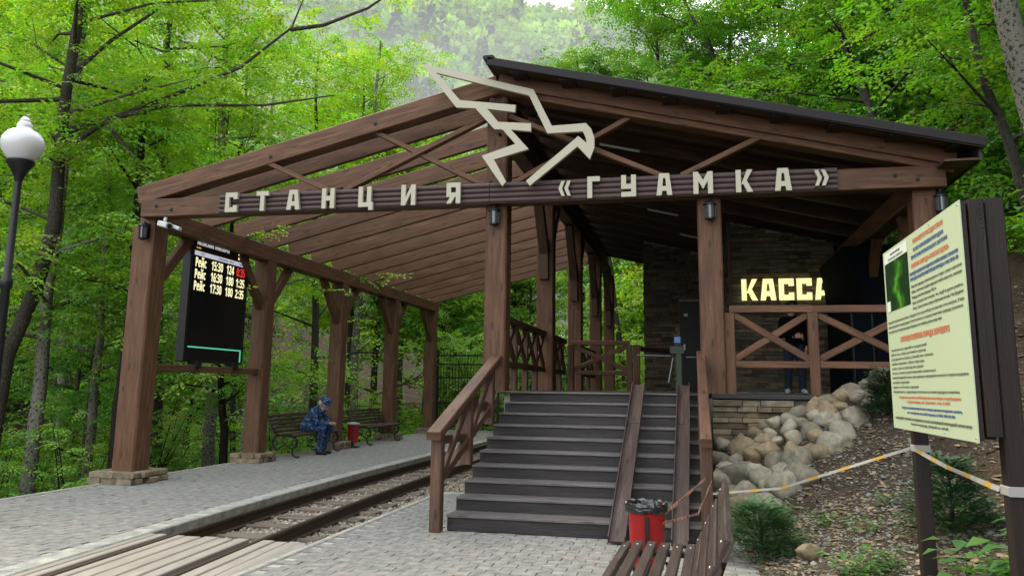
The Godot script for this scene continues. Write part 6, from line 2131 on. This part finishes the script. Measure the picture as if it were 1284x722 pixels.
# labels that say where each of many alike plants stands, by what it is seen behind and by how near it is
func label_by_place(list: Array, noun: String, places: Array = [[46.0, "left of the street lamp"], [38.5, "between the street lamp and the leftmost post"], [30.0, "behind the timetable screen"], [25.0, "behind the seated man's bench"], [18.7, "behind the second platform bench"], [14.0, "behind the mesh gate"], [3.0, "beyond the posts above the steps"], [-4.0, "behind the ticket office door"], [-9.5, "behind the lit КАССА letters"], [-16.0, "behind the right eaves"], [-90.0, "behind the notice board"]]) -> void:
	var zones := {}
	for o in list:
		var d := Vector2(o.position.x - 1.1, o.position.z - 10.33)
		var deg := rad_to_deg(atan2(-d.x, -d.y))
		var where := ""
		for z in places:
			if deg > z[0]:
				where = z[1]
				break
		if not zones.has(where): zones[where] = []
		zones[where].append([d.length(), o])
	for w in zones:
		var a: Array = zones[w]
		a.sort_custom(func(p, q): return p[0] < q[0])
		for i in a.size():
			var words := ["nearest", "second nearest", "third nearest", "fourth nearest", "fifth nearest", "sixth nearest", "seventh nearest", "eighth nearest", "ninth nearest", "tenth nearest", "eleventh nearest", "twelfth nearest", "thirteenth nearest", "fourteenth nearest", "fifteenth nearest", "sixteenth nearest"]
			var rank: String = "farthest" if i == a.size() - 1 and i > 0 else words[i] if i < words.size() else "more distant"
			a[i][1].set_meta("label", "%s, %s of those %s" % [noun, rank, w])

func shrub_at(src: Node3D, first: bool, at: Vector3, turn: float, s: float, label: String, group: String) -> void:
	if first:
		src.position = at
		src.rotation.y = turn
		src.scale = Vector3.ONE * s
		tag(src, label, "", group)
	else:
		copy_tree(src, at, turn, s, label, group)

func undergrowth() -> void:
	var r := RandomNumberGenerator.new()
	r.seed = 123
	# thicket of many-stemmed hazel
	var kinds := []
	for k in 3:
		var t := thing("shrub", "many-stemmed shrub", "shrub", Vector3(0, -300, 0))
		var m := MB.new()
		var ends := []
		for i in 9:
			var a := TAU * i / 9 + r.randf_range(-0.3, 0.3)
			var h := r.randf_range(2.2, 4.4)
			var o := r.randf_range(0.5, 1.7)
			var p0 := Vector3(cos(a), 0, sin(a)) * r.randf_range(0.03, 0.2)
			var p1 := p0 + Vector3(cos(a) * o * 0.35, h * 0.5, sin(a) * o * 0.35)
			var p2 := p0 + Vector3(cos(a) * o, h, sin(a) * o)
			m.tube([p0, p1, p2], [0.035, 0.024, 0.008], 5, 0.0, 1.0, false)
			for f in [0.25, 0.45, 0.6, 0.75, 0.9, 1.0]:
				ends.append((p0.lerp(p1, f * 2) if f < 0.5 else p1.lerp(p2, f * 2 - 1)) + Vector3(r.randf_range(-0.3, 0.3), 0, r.randf_range(-0.3, 0.3)))
		part("stems", m.mesh(), M.bark_dark, t)
		crown(t, "leaves", ends, 5, 0.36, [LEAF_MID, LEAF_BRIGHT, LEAF_BRIGHT][k], 0.9, r)
		kinds.append(t)
	var n := [0, 0, 0]
	var put := func(p: Vector3, k: int, s: float, label: String, group: String) -> void:
		p.y = ground_y(p.x, p.z) - 0.05
		shrub_at(kinds[k], n[k] == 0, p, r.randf() * TAU, s, label, group)
		n[k] += 1
	for i in 26:
		var z := 6.0 - i * 0.95 + r.randf_range(-0.4, 0.4)
		put.call(Vector3(-9.2 - r.randf_range(0.2, 4.5), 0, z), r.randi() % 3, r.randf_range(0.5, 0.85), "many-stemmed leafy shrub in the thicket behind the platform posts", "shrubs in the thicket behind the platform")
	for i in 18:
		put.call(Vector3(r.randf_range(-8.0, 5.0), 0, r.randf_range(-17.5, -24.0)), r.randi() % 3, r.randf_range(0.7, 1.1), "leafy shrub beyond the mesh gate behind the station", "shrubs behind the station")
	for i in 14:
		var x := r.randf_range(5.6, 10.0)
		put.call(Vector3(x, 0, r.randf_range(-6.0, 4.5)), [0, 2, 2][r.randi() % 3], r.randf_range(0.4, 0.75), "leafy shrub on the slope right of the porch", "shrubs on the slope right of the porch")
	for g in [["shrubs in the thicket behind the platform", "many-stemmed shrub"], ["shrubs behind the station", "leafy shrub"], ["shrubs on the slope right of the porch", "leafy slope shrub"]]:
		label_by_place(get_children().filter(func(o): return o.get_meta("group", "") == g[0]), g[1])
	# low plants over the slopes
	var xf := []
	var cols := []
	for i in 11000:
		var x: float
		var z: float
		if i < 4200:
			x = -7.3 - r.randf() * 22.0
			z = r.randf_range(-34.0, 7.0)
		elif i < 6600:
			x = r.randf_range(-9.0, 14.0)
			z = r.randf_range(-60.0, -16.5)
		elif i < 8600:
			x = r.randf_range(4.8, 9.0)
			z = r.randf_range(-4.0, 5.0)
		else:
			x = r.randf_range(4.9, 22.0)
			z = r.randf_range(-16.0, 7.0)
		var s := r.randf_range(0.8, 2.2) * (1.0 + 0.035 * maxf(0.0, -z - 8.0))
		xf.append(Transform3D(Basis(Vector3.UP, r.randf() * TAU).scaled(Vector3.ONE * s), Vector3(x, ground_y(x, z), z)))
		var k := r.randf_range(0.6, 1.35)
		cols.append(Color(LEAF_MID.r * k * 1.1, LEAF_MID.g * k, LEAF_MID.b * k))
	tag(multi("undergrowth", plant_mesh, M.leaf, xf, cols), "low leafy ground plants under the trees", "undergrowth")
	# single plants on the bank by the notice
	var pl := [[2.75, 4.6, 1.0], [2.95, 4.9, 1.2], [3.2, 4.4, 0.9], [3.3, 5.2, 1.1], [3.0, 3.6, 0.8], [2.1, 4.1, 0.7], [3.6, 4.0, 1.2], [2.45, 3.1, 0.5], [2.2, 2.7, 0.5], [2.9, 5.4, 1.2], [3.5, 4.7, 1.3], [2.6, 5.2, 0.9]]
	for i in 22:
		pl.append([r.randf_range(1.9, 4.2), r.randf_range(1.6, 5.4), r.randf_range(0.25, 0.7)])
	for i in pl.size():
		var p: Array = pl[i]
		var o := thing("leafy_plant", "low broad-leaved plant on the bank around the notice posts", "plant", Vector3(p[0], ground_y(p[0], p[1]), p[1]), r.randf() * TAU, "leafy plants on the bank")
		var one := [Transform3D(Basis.from_scale(Vector3.ONE * p[2] * 1.3), Vector3.ZERO)]
		for q in 2: one.append(Transform3D(Basis(Vector3.UP, r.randf() * 6.0).scaled(Vector3.ONE * p[2]), Vector3(r.randf_range(-0.15, 0.15), 0, r.randf_range(-0.15, 0.15))))
		var lc := []
		for q in 3: lc.append(Color(0.09, 0.20, 0.05) * r.randf_range(0.8, 1.25))
		var mm := multi("leaves", plant_mesh, M.leaf, one, lc, o)
	label_by_place(get_children().filter(func(o): return o.get_meta("group", "") == "leafy plants on the bank"), "low broad-leaved plant", [[-10.0, "between the juniper and the notice"], [-14.1, "just left of the far notice post"], [-19.3, "between the two notice posts"], [-90.0, "right of the near notice post"]])
	# dark conifers
	conifer("dark spreading juniper on the bank below the boulders", "shrub", Vector3(1.62, 0, 2.95), 0.46, 0.45, 620, Color(0.04, 0.10, 0.03), 1.0, r)
	conifer("young dark spruce behind the far notice post", "shrub", Vector3(2.95, 0, 3.55), 0.55, 0.42, 600, Color(0.028, 0.07, 0.03), 0.5, r)
	conifer("young spruce beside the topmost boulders at the notice edge", "shrub", Vector3(3.12, 0, 0.9), 0.5, 0.3, 500, Color(0.02, 0.05, 0.02), 0.45, r)
	# a sprig that hangs below the tie beam
	var sp := thing("leafy_sprig", "small leafy sprig hanging below the left end of the name board", "sprig", Vector3(-5.05, 3.72, -0.5))
	var m := MB.new()
	m.tube([Vector3(0, 0.1, 0), Vector3(-0.1, 0.02, 0.05), Vector3(0.1, -0.35, 0.05)], [0.004, 0.003, 0.002], 4)
	part("stem", m.mesh(), M.bark, sp)
	crown(sp, "leaves", [Vector3(-0.12, 0.02, 0.05), Vector3(-0.25, 0.0, 0.02)], 2, 0.05, LEAF_BRIGHT, 0.5, r)

func conifer(label: String, cat: String, at: Vector3, h: float, w: float, n: int, tint: Color, droop: float, r: RandomNumberGenerator) -> void:
	at.y = ground_y(at.x, at.z) - 0.03
	var t := thing("conifer_shrub", label, cat, at)
	var m := MB.new()
	m.tube([Vector3.ZERO, Vector3(0.02, h * 0.5, 0), Vector3(0, h * 0.92, 0)], [0.02, 0.014, 0.004], 6)
	part("stem", m.mesh(), M.bark_dark, t)
	var xf := []
	var cols := []
	for i in n:
		var f := r.randf()
		var a := r.randf() * TAU
		var rad := w * (1.0 - f * (1.0 - 0.3 * droop)) * sqrt(r.randf()) * 0.85
		var y := h * f * (0.95 - 0.25 * droop * rad / w)
		var b := Basis(Vector3.UP, -a) * Basis(Vector3.BACK, r.randf_range(-0.2, 0.7))
		xf.append(Transform3D(b.scaled(Vector3.ONE * r.randf_range(0.4, 0.72)), Vector3(cos(a) * rad, y + 0.03, sin(a) * rad)))
		var k := r.randf_range(0.6, 1.5)
		cols.append(Color(tint.r * k, tint.g * k, tint.b * k))
	multi("needles", fir_spray, M.needle, xf, cols, t)

# ---------------------------------------------------------------- the far side of the gorge
func mountain() -> void:
	var r := RandomNumberGenerator.new()
	r.seed = 321
	var f := noise(81, 0.012, 4)
	var hy := func(x: float, z: float) -> float:
		var g := clampf((-95.0 - z) / 215.0, 0.0, 1.25)
		var ridge := 157.0 - (x + 72.0) * 0.72
		if x > -60.0: ridge = 148.0 - (x + 60.0) * 0.5
		ridge += 14.0 * f.get_noise_2d(x * 2.0, 0.0)
		var y := 8.0 + ridge * pow(minf(g, 1.0), 1.1) + f.get_noise_2d(x, z) * 22.0 * minf(1.0, g * 2.0)
		if g > 1.0: y -= (g - 1.0) * 200.0
		return y
	var m := MB.new()
	var st := 12.0
	for i in 38:
		for j in 24:
			var p := []
			for q in [[0, 0], [1, 0], [1, 1], [0, 1]]:
				var x: float = -300.0 + (i + q[0]) * st
				var z: float = -90.0 - (j + q[1]) * st
				p.append(Vector3(x, hy.call(x, z), z))
			m.quad(p[0], p[3], p[2], p[1])
	tag(part("mountain", m.mesh(), M.soil), "steep wooded mountainside across the gorge, pale with haze", "mountain", "", "structure")
	# its forest, too far away to count
	var cm := MB.new()
	for i in 150:
		var d := Vector3(r.randfn(), r.randfn() * 0.9, r.randfn()).normalized()
		var p := d * Vector3(3.2, 3.6, 3.2) * r.randf_range(0.75, 1.05) + Vector3(0, 4.5, 0)
		var k := r.randf_range(0.75, 1.25)
		cm.col = Color(k, k, k)
		leaf(cm, p, (d + Vector3(r.randfn(), r.randfn(), r.randfn()) * 0.7), d, r.randf_range(1.1, 1.9), 0.55)
	var cone := MB.new()
	for i in 170:
		var h := r.randf()
		var a := r.randf() * TAU
		var rad := 2.2 * (1.0 - h) * r.randf_range(0.7, 1.0)
		var k := r.randf_range(0.75, 1.2)
		cone.col = Color(k, k, k)
		leaf(cone, Vector3(cos(a) * rad, 1.0 + h * 11.0, sin(a) * rad), Vector3(cos(a), -0.4, sin(a)), Vector3.UP, 1.3, 0.45)
	var a1 := []
	var c1 := []
	var a2 := []
	var c2 := []
	for i in 5200:
		var x := r.randf_range(-210.0, 40.0)
		var z := r.randf_range(-325.0, -120.0)
		var fir := r.randf() < 0.10
		var s := r.randf_range(0.5, 1.7)
		var xf := Transform3D(Basis(Vector3.UP, r.randf() * TAU) * Basis.from_scale(Vector3(s, s * r.randf_range(0.9, 1.25), s)), Vector3(x, hy.call(x, z) - 0.8, z))
		var k := r.randf_range(0.55, 1.4)
		if fir:
			a2.append(xf)
			c2.append(Color(0.03 * k, 0.06 * k, 0.03 * k))
		else:
			a1.append(xf)
			var y := r.randf()
			c1.append(Color(lerpf(0.18, 0.34, y) * k, lerpf(0.36, 0.50, y) * k, 0.05 * k))
	tag(multi("far_forest", cm.mesh(), M.leaf, a1, c1), "pale green broadleaf forest covering the far mountainside", "forest")
	tag(multi("far_conifers", cone.mesh(), M.needle, a2, c2), "scattered dark conifers among the far mountain forest", "forest")
	var fog := FogVolume.new()
	fog.name = "mist"
	fog.size = Vector3(130, 56, 60)
	fog.position = Vector3(-40, 34, -92)
	var fm := FogMaterial.new()
	fm.resource_name = "mist"
	fm.density = 0.007
	fm.albedo = Color(0.95, 0.97, 0.98)
	fog.material = fm
	add_child(fog)
	tag(fog, "pale haze filling the gorge before the far mountainside", "haze", "", "stuff")
